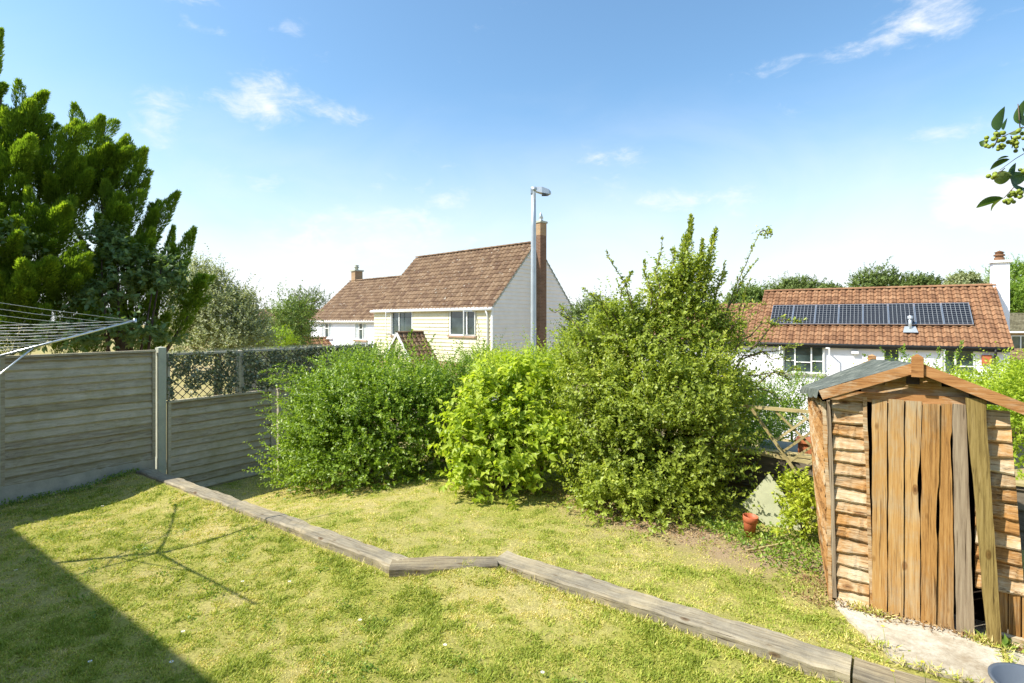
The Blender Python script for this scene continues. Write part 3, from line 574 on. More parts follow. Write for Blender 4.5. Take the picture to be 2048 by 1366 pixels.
m, n, l, b = mat('solar_cell', .2, spec=.25); t = n.new('ShaderNodeTexCoord'); sp = n.new('ShaderNodeSeparateXYZ'); l.new(t.outputs['Object'], sp.inputs[0])
def gridl(sock, per, wdt):
    f = mth(n, l, 'ABSOLUTE', mth(n, l, 'SUBTRACT', mth(n, l, 'FRACT', mth(n, l, 'DIVIDE', sock, per), 0), .5), 0); return mth(n, l, 'GREATER_THAN', f, .5-wdt/per/2)
gl = mth(n, l, 'MAXIMUM', gridl(sp.outputs[0], .159, .014), gridl(sp.outputs[1], .159, .012))
l.new(mixc(n, l, gl, (.012,.014,.02), (.27,.28,.29)), b.inputs['Base Color']); M['cell'] = m
for i in range(8):
    xa = LW-.98-8.0+i*1.0+.0; base = Vector((xa, 0, eS))+u*.26+un*.14
    cb_ = MB(); cb_.box(.03, .955, .03, 1.6, 0, .035); po = cb_.build('solar_panel', M['cell'], sh)
    po.matrix_local = Matrix.Translation(base) @ Matrix(((1,0,0),(0,us.y,un.y),(0,us.z,un.z))).to_4x4()
    fr = MB(); fr.box(0,.985,0,.022,-.01,.045); fr.box(0,.985,1.608,1.63,-.01,.045); fr.box(0,.022,.022,1.608,-.01,.045); fr.box(.963,.985,.022,1.608,-.01,.045); fr.build('panel_frame', M['alu'], po)
fl = MB(); vx = sxz(1803)[0]; vb = Vector((vx+.35, 0, eS))+u*.20+un*.05; fl.add([vb+Vector((-.28,0,0))-us*.28+un*.07, vb+Vector((.28,0,0))-us*.28+un*.07, vb+Vector((.2,0,0))+us*.18+un*.07, vb+Vector((-.2,0,0))+us*.18+un*.07], [(0,1,2,3)]); fo = fl.build('flue_flashing', M['metal'], sh)
fl = MB(); fl.tube([tuple(vb), tuple(vb+Vector((0,0,.55)))], .07, 10); fl.lathe([(.11,.5),(.11,.62),(.0,.66)], 10, tuple(vb)); fl.build('flue', M['metal'], fo)
ch = MB(); ch.box(LW+.02, LW+.60, half-.1, half+.62, 0, rS+1.05); c_o = ch.build('chimney', M['white'], sh)
ch = MB(); ch.box(LW-.06, LW+.68, half-.18, half+.70, rS+1.05, rS+1.16); ch.build('capping', M['upvc'], c_o)
ch = MB(); ch.lathe([(.19,0),(.19,.14),(.15,.16),(.15,.2),(.21,.22),(.21,.28),(.15,.3),(.15,.36),(.2,.38),(.0,.48)], 14, (LW+.3, half+.25, rS+1.16)); ch.build('chimney_pot', M['tile_red'], c_o)
mb = MB(); xa = sxz(1973)[0]; mb.box(xa-.16, xa+.16, -.09, -.002, eS-.85, eS-.45); mb.add([(xa-.14,-.11,eS-.82),(xa+.14,-.11,eS-.82),(xa+.14,-.11,eS-.48),(xa-.14,-.11,eS-.48)], [(0,1,2,3)]); mb.build('alarm_box', M['terracotta'], sh)
mb = MB(); xa = sxz(1710)[0]; mb.box(xa-.14, xa+.14, -.16, -.002, eS-.55, eS-.42); mb.box(xa-.05, xa+.05, -.1, -.004, eS-.62, eS-.555); mb.build('security_light', M['upvc'], sh)
# ------------------------------------------------------------------ houses further away
def far_house(name, px0, px1, Z, py_eave, py_ridge, hd, wallm, tilem, tags, dep=6.0, zg=-3.5, wins=()):
    p0, p1 = at(px0, py_eave, Z), at(px1, py_eave, Z*(1+.0)); Wd = abs(p1[0]-p0[0])/math.cos(R(hd)); ez = p0[2]; rz = CAM_H-(py_ridge-640)/F*(Z+dep/2)
    o = empty(name, (p0[0], p0[1], zg), -R(hd), **tags); zE, zR = ez-zg, rz-zg
    w_ = MB(); wall_rects(w_, 0, Wd, 0, zE, 0, wins and [(a, b, zE-c, zE-d) for a, b, c, d in wins] or [], .1); w_.add([(0,dep,0),(Wd,dep,0),(Wd,dep,zE),(0,dep,zE)], [(3,2,1,0)], .5)
    for x in (0, Wd): w_.add([(x,0,0),(x,dep,0),(x,dep,zE),(x,dep/2,zR-.05),(x,0,zE)], [(0,1,2,3,4) if x else (4,3,2,1,0)], .5)
    w_.build('wall', M[wallm], o)
    r_ = MB(); u_ = Vector((0, dep/2, zR-zE)); k_ = .2/(dep/2); tiles(r_, (-.1,-.2,zE-u_.z*k_), (1,0,0), tuple(u_), Wd+.2, u_.length*(1+k_), per=4); tiles(r_, (Wd+.1,dep+.2,zE-u_.z*k_), (-1,0,0), (0,-u_.y,u_.z), Wd+.2, u_.length*(1+k_), per=4); ridge(r_, (-.1,dep/2,zR+.03), (Wd+.1,dep/2,zR+.03)); r_.build('roof', M[tilem], o)
    gutter(o, 0, Wd, -.24, zE-.1, M['upvc'], .07)
    for a, b, c_, d in wins: window(o, a, b, zE-c_, zE-d, .02, cuts=(.33, .66))
    return o
far_house('brick_house', 488, 640, 46, 668, 620, 0, 'brick', 'tile_brown', T('distant brick house with a plain brown roof between the pale bushes', 'house'), zg=-3)
far_house('distant_house', 1996, 2300, 42, 662, 628, 0, 'brick_buff', 'tile_grey', T('distant buff house with olive roof right of the solar panel house', 'house'), dep=8, wins=((1.0, 3.3, 1.9, .35), (6, 8, 1.9, .35)))
far_house('terrace_house', 1970, 2400, 62, 640, 608, 0, 'brick', 'tile_brown', T('farthest red roofed terrace behind the olive roofed house on the right', 'house'), dep=8)
gg = empty('brick_garage', tuple(at(2012, 745, 27)), R(-8), **T('low brick garage with gabled front at the right end of the solar panel house', 'garage'))
mb = MB(); zr_ = 1.1; Wg = 3.4; mb.add([(0,0,-3),(Wg,0,-3),(Wg,0,.2),(Wg/2,0,zr_),(0,0,.2)], [(0,1,2,3,4)], .5); mb.add([(0,0,-3),(0,5,-3),(0,5,.2),(0,0,.2)], [(3,2,1,0)], .5); mb.add([(Wg,0,-3),(Wg,5,-3),(Wg,5,.2),(Wg,0,.2)], [(0,1,2,3)], .5); mb.build('wall', M['brick'], gg)
mb = MB(); u_ = Vector((Wg/2,0,zr_-.2)); tiles(mb, (-.1,5,.16), (0,-1,0), tuple(u_), 5.1, u_.length*1.06, per=4); tiles(mb, (Wg+.1,-.1,.16), (0,1,0), (-u_.x,0,u_.z), 5.1, u_.length*1.06, per=4); mb.build('roof', M['tile_brown'], gg)
# ------------------------------------------------------------------ the house the picture is taken from (casts the shadow over the near lawn)
hh = empty('garden_house', G(-14, -1.9, 0), -R(35), **T('house at the back of the camera whose shadow lies over the near lawn', 'house'))
mb = MB(); mb.box(0, 18, -8, -.28, -.3, 4.8); mb.build('wall', M['brick'], hh)
mb = MB(); u_ = Vector((0,-4,2.4)); tiles(mb, (18.2,.3,4.78), (-1,0,0), (0,-4.3,2.5), 18.4, 4.95, per=2); tiles(mb, (-.2,-8.6,4.7), (1,0,0), (0,4.3,2.5), 18.4, 4.95, per=2); mb.build('roof', M['tile_brown'], hh)
mb = MB(); mb.tube([(-.2,.28,4.86),(18.2,.28,4.86)], .06, 8); mb.build('gutter', M['upvc'], hh)
# ------------------------------------------------------------------ street lamp
Zl = 13.0; p = at(1067, 378, Zl); zg = -2.6; Hl = p[2]-zg
lp = empty('street_lamp', (p[0], p[1], zg), 0, **T('tall grey street lamp post in front of the cream boarded house', 'street lamp'))
mb = MB(); mb.lathe([(.10,0),(.10,1.2),(.075,1.3),(.062,Hl-.9),(.052,Hl-.05),(0,Hl-.05)], 16); mb.build('post', M['metal'], lp)
mb = MB(); a_ = Hl-.02; th = R(-20)
mb.tube([(-.05,.02,a_+.02),(.08,-.02,a_+.0)], .07, 10); mb.box(-.07,.05,-.05,.05,a_-.10,a_+.04); hd_ = mb.build('bracket', M['metal'], lp)
mb = MB(); vs = []
for i, (x, w2, zt, zbm) in enumerate([(.06,.08,.06,-.05),(.2,.11,.055,-.09),(.36,.10,.0,-.12),(.42,.04,-.05,-.10)]):
    vs += [(x,-w2,a_+zbm),(x,w2,a_+zbm),(x,w2*.8,a_+zt),(x,-w2*.8,a_+zt)]
fs = [(0,1,2,3),(15,14,13,12)]+[(i*4+k, i*4+(k+1) % 4, i*4+4+(k+1) % 4, i*4+4+k) for i in range(3) for k in range(4)]
mb.add(vs, fs); ho = mb.build('lamp_head', M['metal'], lp); mb = MB(); mb.box(.2,.36,-.08,.08,a_-.135,a_-.115); mb.build('lens', M['glass'], ho)
# ------------------------------------------------------------------ left fence (local x = garden b, front -y = towards the lawn)
def fence_panel(b0, b1, zb_, zt, label, gb=None, pitch=.115, zl2=None):
    o = empty('lap_fence', G(-9.5, b0, 0), R(55), **T(label, 'fence panel', 'lapped board fence panels along the left boundary')); Wd = b1-b0
    mb = MB(); strips(mb, .03, Wd-.03, zb_+(gb or 0)-.03, zt-.035, pitch, .036, nx=22, wob=.010, yb=0, tilt=.012, dz=.006, cham=.015); mb.build('boards', M['fence'], o)
    mb = MB(); mb.box(0,.045,-.045,.012,zb_+(gb or 0),zt-.03); mb.box(Wd-.045,Wd,-.045,.012,zb_+(gb or 0),zt-.03)
    for xx in (Wd*.35, Wd*.68): mb.box(xx-.02, xx+.02, .002, .03, zb_, zt-.03)
    mb.build('frame', M['fence'], o)
    mb = MB(); mb.box(-.0,Wd+.0,-.06,.035,zt-.03,zt); mb.build('capping_rail', M['fence'], o)
    if gb: mb = MB(); mb.box(.0,Wd,-.03,.02,zb_-.25,zb_+gb); mb.build('gravel_board', M['board'], o)
fence_panel(1.93, 3.74, .01, 1.93, 'tall grey lapped fence panel left of the pale post', gb=.24)
fence_panel(.04, 1.83, .01, 1.93, 'tall grey lapped fence panel at the left edge near the house', gb=.24)
def post(b, z_, h, w=.11, name='fence_post', label='', m='concrete', a=-9.5, cat='post'):
    mb = MB(); mb.box(-w/2, w/2, -w/2, w/2, 0, h); mb.add([(-w/2,-w/2,h),(w/2,-w/2,h),(w/2,w/2,h),(-w/2,w/2,h),(0,0,h+.02)], [(0,1,4),(1,2,4),(2,3,4),(3,0,4)])
    o = mb.build(name, M[m], None, **T(label, cat)); o.location = G(a, b, z_); o.rotation_euler = (0, 0, R(55)); return o
pp = post(3.83, -.5, 2.46, .115, label='pale grey green concrete post between the tall panel and the trellis'); pp.rotation_euler = (0, R(0), R(55))
post(1.88, -.4, 2.36, .10, label='concrete post at the left edge of the tall fence')
fence_panel(3.92, 5.72, -.52, 1.1, 'low lapped fence panel under the trellis right of the pale post', pitch=.125)
fence_panel(5.82, 7.62, -.56, 1.1, 'low lapped fence panel half hidden by the dark green bush', pitch=.125)
def trellis(b0, b1, z_a, z_b, label, sp=.13):
    o = empty('trellis_panel', G(-9.5, b0, 0), R(55), **T(label, 'trellis', 'ivy covered trellis panels above the low fence')); Wd = b1-b0
    mb = MB(); mb.box(0, Wd, -.03, .03, z_b-.035, z_b); mb.box(0,.035,-.028,.028,z_a,z_b-.035); mb.box(Wd-.035,Wd,-.028,.028,z_a,z_b-.035); mb.build('frame', M['board'], o)
    mb = MB(); Hh = z_b-z_a-.04; x = -Hh
    while x < Wd:
        for sgn in (1, -1):
            t0, t1 = max(0, -x), min(Hh, Wd-x)
            if t1 > t0:
                za = (z_a+t0, z_a+t1) if sgn > 0 else (z_a+Hh-t0, z_a+Hh-t1); yy = .006*sgn
                mb.beam((x+t0, yy, za[0]), (x+t1, yy, za[1]), .010, .010)
        x += sp
    mb.build('lattice', M['dark'], o)
    k = int(3400*Wd); P = np.stack([RNG.uniform(0, Wd, k), RNG.normal(-.01, .03, k), RNG.uniform(z_a, z_b+.0, k)], 1)
    nz = fbm(P[:,0]*5, P[:,2]*5, b0, 3); P = P[nz+RNG.normal(0, .06, len(P)) > .43]; k = len(P); D = rdir(k); Nn = unit(np.array([0,-1.,.3])+rdir(k)*.7)
    V, Fc = leaves(P, D, Nn, RNG.uniform(.03, .06, k), RNG.uniform(.025, .045, k)); raw_mesh('ivy_leaves', V, Fc, M['lf_ivy'], o, face_attrs=dict(tint=np.repeat(RNG.random(k)**1.4, 2)))
    mb = MB(); x = .02
    while x < Wd:
        for yy in (-.02, .02):
            lx, ly = random.uniform(-.012,.012), random.uniform(-.012,.012); mb.add([(x-.0025,yy,z_b),(x+.0025,yy,z_b),(x+lx,yy+ly,z_b+.055),(x,yy+.004,z_b)], [(0,1,2),(1,3,2),(3,0,2)])
        x += .028
    mb.build('spikes', M['metal'], o)
trellis(3.92, 5.06, 1.115, 1.86, 'ivy covered diamond trellis with plastic spikes beside the pale post')
trellis(5.13, 8.2, 1.115, 1.86, 'long ivy trellis with spikes running behind the dark green bush')
post(5.095, 1.11, .74, .06, label='thin wooden post between the two ivy trellis panels', m='fence')
# far spiked fence line beyond the neighbour
o = empty('spiked_fence', G(-13.0, 6.9, 0), R(55), **T('low pale fence rail topped with spikes beyond the trellis', 'fence'))
mb = MB(); mb.box(0, 4.2, 0, .06, -2.5, 1.60); mb.build('boards', M['fence'], o)
k = 1500; P = np.stack([RNG.uniform(0, 4.2, k), RNG.normal(-.05, .04, k), RNG.uniform(1.3, 1.66, k)], 1); V, Fc = leaves(P, rdir(k), unit(rdir(k)+np.array([0,-1.,.5])), RNG.uniform(.04,.08,k), RNG.uniform(.03,.055,k)); raw_mesh('ivy_leaves', V, Fc, M['lf_silver'], o, face_attrs=dict(tint=np.repeat(RNG.random(k), 2)))
mb = MB()
for i in range(140): x = i*.03; mb.add([(x,0,1.60),(x+.006,0,1.60),(x+random.uniform(-.01,.015),0,1.74),(x,.01,1.60)], [(0,1,2),(1,3,2),(3,0,2)])
mb.build('spikes', M['metal'], o)
# ------------------------------------------------------------------ timber edging (sleepers)
def sleeper(a0, b0, a1, b1, wd, zt, h, label, seed):
    p, q = Vector(G(a0, b0)), Vector(G(a1, b1)); Ln = (q-p).length; ang = math.atan2(q.y-p.y, q.x-p.x); mb = MB(); k = int(Ln/.04); vs = []
    for i in range(k+1):
        x = Ln*i/k; e = float(fbm(x*5+seed, seed, 0, 4)-.5)*.04; e2 = float(fbm(x*5+seed, seed+9, 0, 4)-.5)*.04; c_ = .016+.03*max(0, float(fbm(x*9, seed+3, 0, 2))-.6)
        vs += [(x,-wd/2+e,-h),(x,-wd/2+e,-c_+e*.3),(x,-wd/2+c_+e,e*.4),(x,wd/2-c_+e2,e2*.4),(x,wd/2+e2,-c_),(x,wd/2+e2,-h)]
    fs = [(0,1,2,3,4,5)]+[tuple(k*6+j for j in range(5,-1,-1))]
    for i in range(k):
        for j in range(6): fs.append((i*6+j, i*6+(j+1) % 6, i*6+6+(j+1) % 6, i*6+6+j))
    mb.add([(x, y, z) for x, y, z in vs], [f[::-1] for f in fs]); o = mb.build('timber_sleeper', M['sleeper'], None, **T(label, 'timber sleeper', 'timber sleepers edging the step between the lawns'))
    o.location = (p.x, p.y, zt); o.rotation_euler = (0, 0, ang); return o
sleeper(-9.3, 3.52, -6.65, 3.53, .21, .13, .6, 'sleeper in the shade running to the fence post', 1)
sleeper(-6.63, 3.53, -3.66, 3.55, .21, .140, .6, 'weathered sleeper from the shade to the bend in the edging', 5)
sleeper(-3.80, 3.465, -3.03, 4.085, .22, .144, .5, 'short slanting sleeper at the bend in the edging', 8)
sleeper(-3.06, 4.175, -.21, 4.175, .24, .148, .5, 'long weathered sleeper running from the bend to the concrete path', 12)
sleeper(-.195, 4.18, 2.4, 4.18, .24, .143, .5, 'sleeper in the bottom right corner beside the concrete path', 15)
# ------------------------------------------------------------------ concrete slab
def slab(name, P, z, th, seed):
    mb = MB(); pts = []
    for i in range(len(P)):
        (x0, y0), (x1, y1) = P[i], P[(i+1) % len(P)]; L_ = math.hypot(x1-x0, y1-y0); k = max(1, int(L_/.06))
        for j in range(k):
            t = j/k; n_ = (random.random()-.5)*.02; pts.append((x0+(x1-x0)*t+n_, y0+(y1-y0)*t+n_))
    k = len(pts); vs = [G(x, y, z) for x, y in pts]+[G(x, y, z-th) for x, y in pts]; mb.add(vs, [tuple(range(k))[::-1]]+[(i, (i+1) % k, k+(i+1) % k, k+i) for i in range(k)]); return mb.build(name, M['concrete_slab'], None, kind='structure')
slab('path', [(-.36,4.96),(-.34,5.35),(.62,5.35),(.62,4.42),(.02,4.40)], .145, .1, 1)
slab('path', [(.66,4.42),(.66,5.35),(2.6,5.35),(2.6,4.40)], .14, .1, 2)
# ------------------------------------------------------------------ shed (local x right, y depth, skewed back-left)
sd = empty('garden_shed', G(-.35, 5.1, .13), -R(35), **T('small dilapidated orange brown wooden shed with a gabled felt roof', 'shed'))
OFF = -.35; SK = -.27; DP = 1.35
fx = lambda a: a-OFF
def wood_boards_front(xs_fn, z_lo, z_hi, bh, ox, name, m):
    pass
lx = lambda z: -.025-.028*z      # front left edge (leans left towards the top)
rx = lambda z: 1.125-.062*z+.02
mb = MB(); strips(mb, 0, 1, .0, 1.64, .103, .030, nx=40, wob=.009, cham=.01, xs=lambda z: (lx(z)+.03, fx(-.150)+.0+(.05 if z < .75 else .0)-.035*(z < .2)), tilt=.02, dz=.006); mb.build('front_boards', M['siding'], sd)
mb = MB(); strips(mb, 0, 1, .36, 1.62, .105, .030, nx=40, wob=.009, cham=.01, xs=lambda z: (fx(.50), rx(z)-.01), tilt=.02, dz=.006); mb.build('front_boards', M['siding'], sd)
apx = fx(.14); ez_, rz_ = 1.60, 1.90
mb = MB(); strips(mb, 0, 1, 1.68, 1.90, .085, .016, nx=20, wob=.004, xs=lambda z: (max(lx(z)-.01, apx-(rz_-z)*1.85), min(rx(z), apx+(rz_-z)*1.85)), yb=.002); mb.build('gable_boards', M['siding'], sd)
mb = MB(); vs = [(lx(1.58),-.012,1.60),(rx(1.58),-.012,1.585),(rx(1.6),-.012,1.60)]
mb.beam((lx(1.66)+.02,-.028,1.665), (fx(.56),-.028,1.675), .022, .075); mb.build('header_rail', M['rake'], sd)
wavy_plank('corner_strip', [(.02,-.03),(.8,-.045),(1.62,-.075)], [(.02,0.0),(.8,-.018),(1.62,-.048)], .035, M['plank_grey'], sd, y=-.04)
wavy_plank('door_post', [(.0,fx(-.130)),(.8,fx(-.150)),(1.66,fx(-.178))], [(.0,fx(-.108)),(.8,fx(-.126)),(1.66,fx(-.150))], .035, M['siding'], sd, y=-.042)
wavy_plank('corner_strip', [(.0,-.062),(.8,-.077),(1.6,-.108)], [(.0,-.034),(.8,-.049),(1.6,-.079)], .05, M['siding'], sd, y=-.02)
# back, sides, floor
def pt(x, y, z): t_ = min(1, max(0, z/1.6)); return (x+(-.15-.05*t_)*y, y, z)
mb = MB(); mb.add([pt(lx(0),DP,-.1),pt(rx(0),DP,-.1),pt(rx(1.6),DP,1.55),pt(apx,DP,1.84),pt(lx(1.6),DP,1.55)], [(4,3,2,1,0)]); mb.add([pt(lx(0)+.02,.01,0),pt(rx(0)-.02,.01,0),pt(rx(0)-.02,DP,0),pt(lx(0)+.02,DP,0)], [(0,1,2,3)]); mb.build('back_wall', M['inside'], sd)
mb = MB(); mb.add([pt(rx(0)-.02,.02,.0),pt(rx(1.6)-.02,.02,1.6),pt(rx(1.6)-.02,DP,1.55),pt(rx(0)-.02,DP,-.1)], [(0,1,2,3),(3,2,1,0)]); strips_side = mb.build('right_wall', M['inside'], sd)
# left side boards, warped and slipping down towards the front
mb = MB(); nb_ = 17
for i in range(nb_):
    zc = .0+i*.1; sag = .30*(1-i/nb_*.35); ph = random.random()*30; vs = []; K = 12; tk = random.uniform(.95, 1.1)
    for j in range(K+1):
        t = j/K; y = .02+(DP-.04)*t; zz = zc+sag*(t**1.3)*(1 if 2 < i < 14 else .5)-.0+float(vnoise(t*4+ph)-.5)*.02; xb = lx(max(0, zz))-.012+.0; bul = -.02*math.sin(t*3.1)*math.sin(min(1, zz/1.6)*3.1)
        zt_ = min(zz+.105*tk, 1.60-.03*t); zz = min(zz, zt_-.005)
        vs += [pt(xb-.028+bul, y, zz+.012), pt(xb-.006+bul, y, zt_), pt(xb-.002+bul, y, zz), pt(xb-.02+bul, y, zz)]
    fs = []
    for j in range(K): o_ = j*4; fs += [(o_+1, o_+5, o_+4, o_), (o_, o_+4, o_+7, o_+3), (o_+3, o_+7, o_+6, o_+2)]
    mb.add(vs, fs)
mb.build('side_boards', M['side_siding'], sd)
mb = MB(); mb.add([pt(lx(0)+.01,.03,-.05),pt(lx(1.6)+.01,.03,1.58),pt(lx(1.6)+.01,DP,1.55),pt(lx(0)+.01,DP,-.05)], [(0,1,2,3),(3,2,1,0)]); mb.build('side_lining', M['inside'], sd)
wavy_plank('loose_batten', [(1.0,-.13),(1.55,-.12)], [(1.0,-.09),(1.55,-.085)], .02, M['side_siding'], sd, y=.55, nz=8)
# door of rough planks
dr = empty('door', (0,0,0)); dr.parent = sd
PL = [([(-.045,fx(-.112)),(1.655,fx(-.117))], [(-.03,fx(-.020)),(1.66,fx(-.020))], 'plank', 0),
      ([(-.03,fx(-.013)),(1.66,fx(-.011))], [(-.01,fx(.082)),(1.665,fx(.085))], 'plank', 1),
      ([(-.01,fx(.089)),(1.655,fx(.092))], [(0.0,fx(.182)),(.80,fx(.182)),(.86,fx(.175)),(1.05,fx(.168)),(1.25,fx(.183)),(1.66,fx(.192))], 'plank', 0),
      ([(0.0,fx(.189)),(.8,fx(.188)),(1.0,fx(.193)),(1.3,fx(.190)),(1.645,fx(.199))], [(.02,fx(.276)),(.62,fx(.283)),(.72,fx(.276)),(1.0,fx(.283)),(1.1,fx(.295)),(1.65,fx(.296))], 'plank', 1),
      ([(-.015,fx(.281)),(.6,fx(.288)),(.74,fx(.297)),(.95,fx(.297)),(1.05,fx(.296)),(1.3,fx(.299)),(1.648,fx(.305))], [(.015,fx(.380)),(.9,fx(.375)),(1.3,fx(.362)),(1.4,fx(.355)),(1.45,fx(.366)),(1.65,fx(.367))], 'plank', 0),
      ([(-.004,fx(.396)),(.6,fx(.384)),(1.658,fx(.370))], [(.02,fx(.492)),(.7,fx(.474)),(1.665,fx(.444))], 'plank_grey', 1)]
for i, (a_, b_, mm, k_) in enumerate(PL): wavy_plank('plank', a_, b_, .02, M[mm], dr, y=-.045-.012*k_, nz=44, amp=.0028)
lpk = empty('leaning_plank', G(.52, 5.02, .13), -R(35), **T('long greenish plank leaning against the right side of the shed door', 'plank'))
wavy_plank('board', [(0,.035),(1.72,-.080)], [(.01,.110),(1.725,.026)], .03, M['plank_green'], lpk, y=-.06, nz=40, amp=.003, lean=lambda z: .045*z/1.7)
# broken pickets low on the right
mb = MB()
for i, (xa, xb) in enumerate([(.955,1.025),(1.03,1.09),(1.1,1.155)]): mb.box(xa, xb, -.008-.004*i, .012, .06, .40-.01*i)
mb.build('low_pickets', M['plank'], sd)
mb = MB(); mb.beam((fx(.60),-.03,.02), (1.5,-.03,-.0), .05, .11); mb.beam((fx(.62),-.02,-.10), (1.5,-.02,-.12), .06, .1); mb.build('bottom_rail', M['siding'], sd)
# roof
ra = MB(); ov = .10
def roofpt(side, f, y, zoff=0):  # f 0 at ridge .. 1 at eave
    xe = fx(-.468) if side < 0 else fx(.745); zr2 = 1.935-.05*y; ze2 = (1.695 if side < 0 else 1.68)-.10*y
    x = apx+(xe-apx)*f; z = zr2+(ze2-zr2)*f; return pt(x, y, z+zoff-.018*math.sin(f*3.1)*math.sin(max(0,y)*2.2))
for side in (-1, 1):
    vs = []; nf, ny = 10, 14
    for i in range(nf+1):
        for j in range(ny+1):
            y = -ov+(DP+2*ov)*j/ny; f = i/nf*1.04; nz_ = float(fbm(i*.7+side*5, j*.7, 2, 3)-.5)*.018; vs.append(roofpt(side, f, y, nz_+.012))
    if side < 0:   # ragged felt drooping over the eave
        for j in range(ny+1): y = -ov+(DP+2*ov)*j/ny; q_ = Vector(roofpt(side, 1.06, y, 0)); vs.append((q_.x-.01*random.random(), q_.y, q_.z-.035-.03*random.random()))
    rows = nf+2 if side < 0 else nf+1; fs = [(i*(ny+1)+j, i*(ny+1)+j+1, (i+1)*(ny+1)+j+1, (i+1)*(ny+1)+j) for i in range(rows-1) for j in range(ny)]
    ra.add(vs, [f[::-1] for f in fs] if side > 0 else fs, .5)
    ra.add([roofpt(side, 0, -ov+.02, -.02), roofpt(side, 1, -ov+.02, -.02), roofpt(side, 1, DP+ov, -.02), roofpt(side, 0, DP+ov, -.02)], [(0,1,2,3)])
rfo = ra.build('roof', M['felt'], sd)
for nm, y, sc in (('front', -ov-.02, 1.0), ('rear', DP+ov, .8)):
    for side in (-1, 1):
        p_, q_ = Vector(roofpt(side, .0, y, -.02)), Vector(roofpt(side, 1.02, y, -.035)); mb = MB(); mb.beam(p_, q_, .022, .075*sc); mb.build('bargeboard', M['rake'], rfo)
    q_ = Vector(roofpt(1, 0, y, 0)); mb = MB(); mb.box(q_.x-.036, q_.x+.036, q_.y-.032 if nm == 'front' else q_.y+.012, q_.y-.012 if nm == 'front' else q_.y+.03, q_.z-.09, q_.z+.055*sc); mb.add([(q_.x-.036,q_.y-.032,q_.z+.056*sc),(q_.x+.036,q_.y-.032,q_.z+.056*sc),(q_.x+.036,q_.y-.012,q_.z+.056*sc),(q_.x-.036,q_.y-.012,q_.z+.056*sc),(q_.x,q_.y-.022,q_.z+.08*sc)], [(0,1,4),(1,2,4),(2,3,4),(3,0,4)]); mb.build('finial', M['rake'], rfo)
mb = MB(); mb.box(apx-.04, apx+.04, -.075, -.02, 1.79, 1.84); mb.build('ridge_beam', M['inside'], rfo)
# ------------------------------------------------------------------ back boundary by the shed: low board wall, broken trellis
o = empty('low_board_wall', G(-3.4, 7.35, -.1), -R(35), **T('low dark weathered board wall behind the terracotta pot', 'wall'))
mb = MB(); strips(mb, 0, 4.6, 0, .84, .2, .03, nx=16, wob=.004); mb.box(0, 4.6, .0, .05, -.3, .83); mb.build('boards', M['wallstone'], o)
mb = MB(); mb.box(-.02, 4.62, -.05, .08, .845, .875); mb.build('capping_rail', M['treated'], o)
o = empty('broken_trellis', G(-.98, 7.15, .72), -R(35), **T('broken wooden trellis with loose slats beside the shed roof', 'trellis'))
Wt, Ht = .95, .62
mb = MB(); mb.box(-.55, Wt, -.02, .015, Ht-.03, Ht+.01); mb.beam((-.75,0,.075), (Wt,0,-.02), .03, .045); mb.beam((-.42,-.024,.60), (.08,-.024,-.12), .022, .034); mb.build('frame', M['treated'], o)
mb = MB()
for x in (-.15, .12, .38): mb.beam((x,.005,Ht-.04), (min(x+.55, Wt),.005,Ht-.04-min(.55, Wt-x)*.98), .012, .026)
for x, z_ in ((-.16,.22),(-.10,.08),(.0,.0),(.18,.0),(.4,.0),(.62,.0)): L_ = min(Ht-z_-.04, Wt-x)*.96; mb.beam((x,-.012,z_), (x+L_,-.012,z_+L_*.9), .012, .026)
mb.build('slats', M['treated'], o)
mb = MB(); mb.box(-.5,.5,-.13,.13,0,.2); mb.box(-.53,.53,-.16,.16,.2,.24); o = mb.build('planter_trough', M['orangebox'], None, **T('orange brown trough behind the broken trellis', 'planter')); o.location = G(-.45, 7.75, .66); o.rotation_euler = (0,0,-R(35))
mb = MB(); mb.box(-1.0,1.0,-.5,.5,-2,0.0); o = mb.build('brick_plinth', M['brick'], None, **T('brick plinth carrying the orange trough behind the trellis', 'plinth')); o.location = G(-.5, 8.1, .655); o.rotation_euler = (0,0,-R(35))
# leaning stone board, pot
o = MB(); Hb, Wb = .58, .62; o.add([(-.30,-.012,.20),(-.02,-.012,.60),(.34,-.012,.08),(.30,-.012,.0),(-.02,-.012,-.02),(-.30,.012,.20),(-.02,.012,.60),(.34,.012,.08),(.30,.012,.0),(-.02,.012,-.02)], [(4,3,2,1,0),(5,6,7,8,9),(0,1,6,5),(1,2,7,6),(2,3,8,7),(3,4,9,8),(4,0,5,9)])
so_ = o.build('stone_board', M['slabstone'], None, **T('pale greenish slab leaning on its corner behind the terracotta pot', 'slab')); so_.location = G(-1.08, 6.55, .11); so_.rotation_euler = (R(-14), 0, -R(25)); so_.scale = (1.0,1,.95)
mb = MB(); mb.lathe([(.0,.0),(.062,.0),(.082,.145),(.092,.147),(.096,.20),(.089,.202),(.084,.15),(.07,.06),(0,.05)], 24)
po = mb.build('plant_pot', M['terracotta'], None, **T('small empty terracotta coloured plastic pot under the tall bush', 'plant pot')); po.location = G(-1.22, 6.10, .12); po.rotation_euler = (R(4), R(3), 0); po.scale = (.80, .80, 1.1)
mb = MB(); mb.lathe([(0,.0),(.13,.0),(.185,.17),(.20,.175),(.20,.185),(.18,.18),(.125,.02),(0,.015)], 40); o = mb.build('plastic_bowl', M['greybowl'], None, **T('grey plastic bowl on the concrete path at the bottom right', 'bowl')); o.location = (2.97, 3.07, .143)
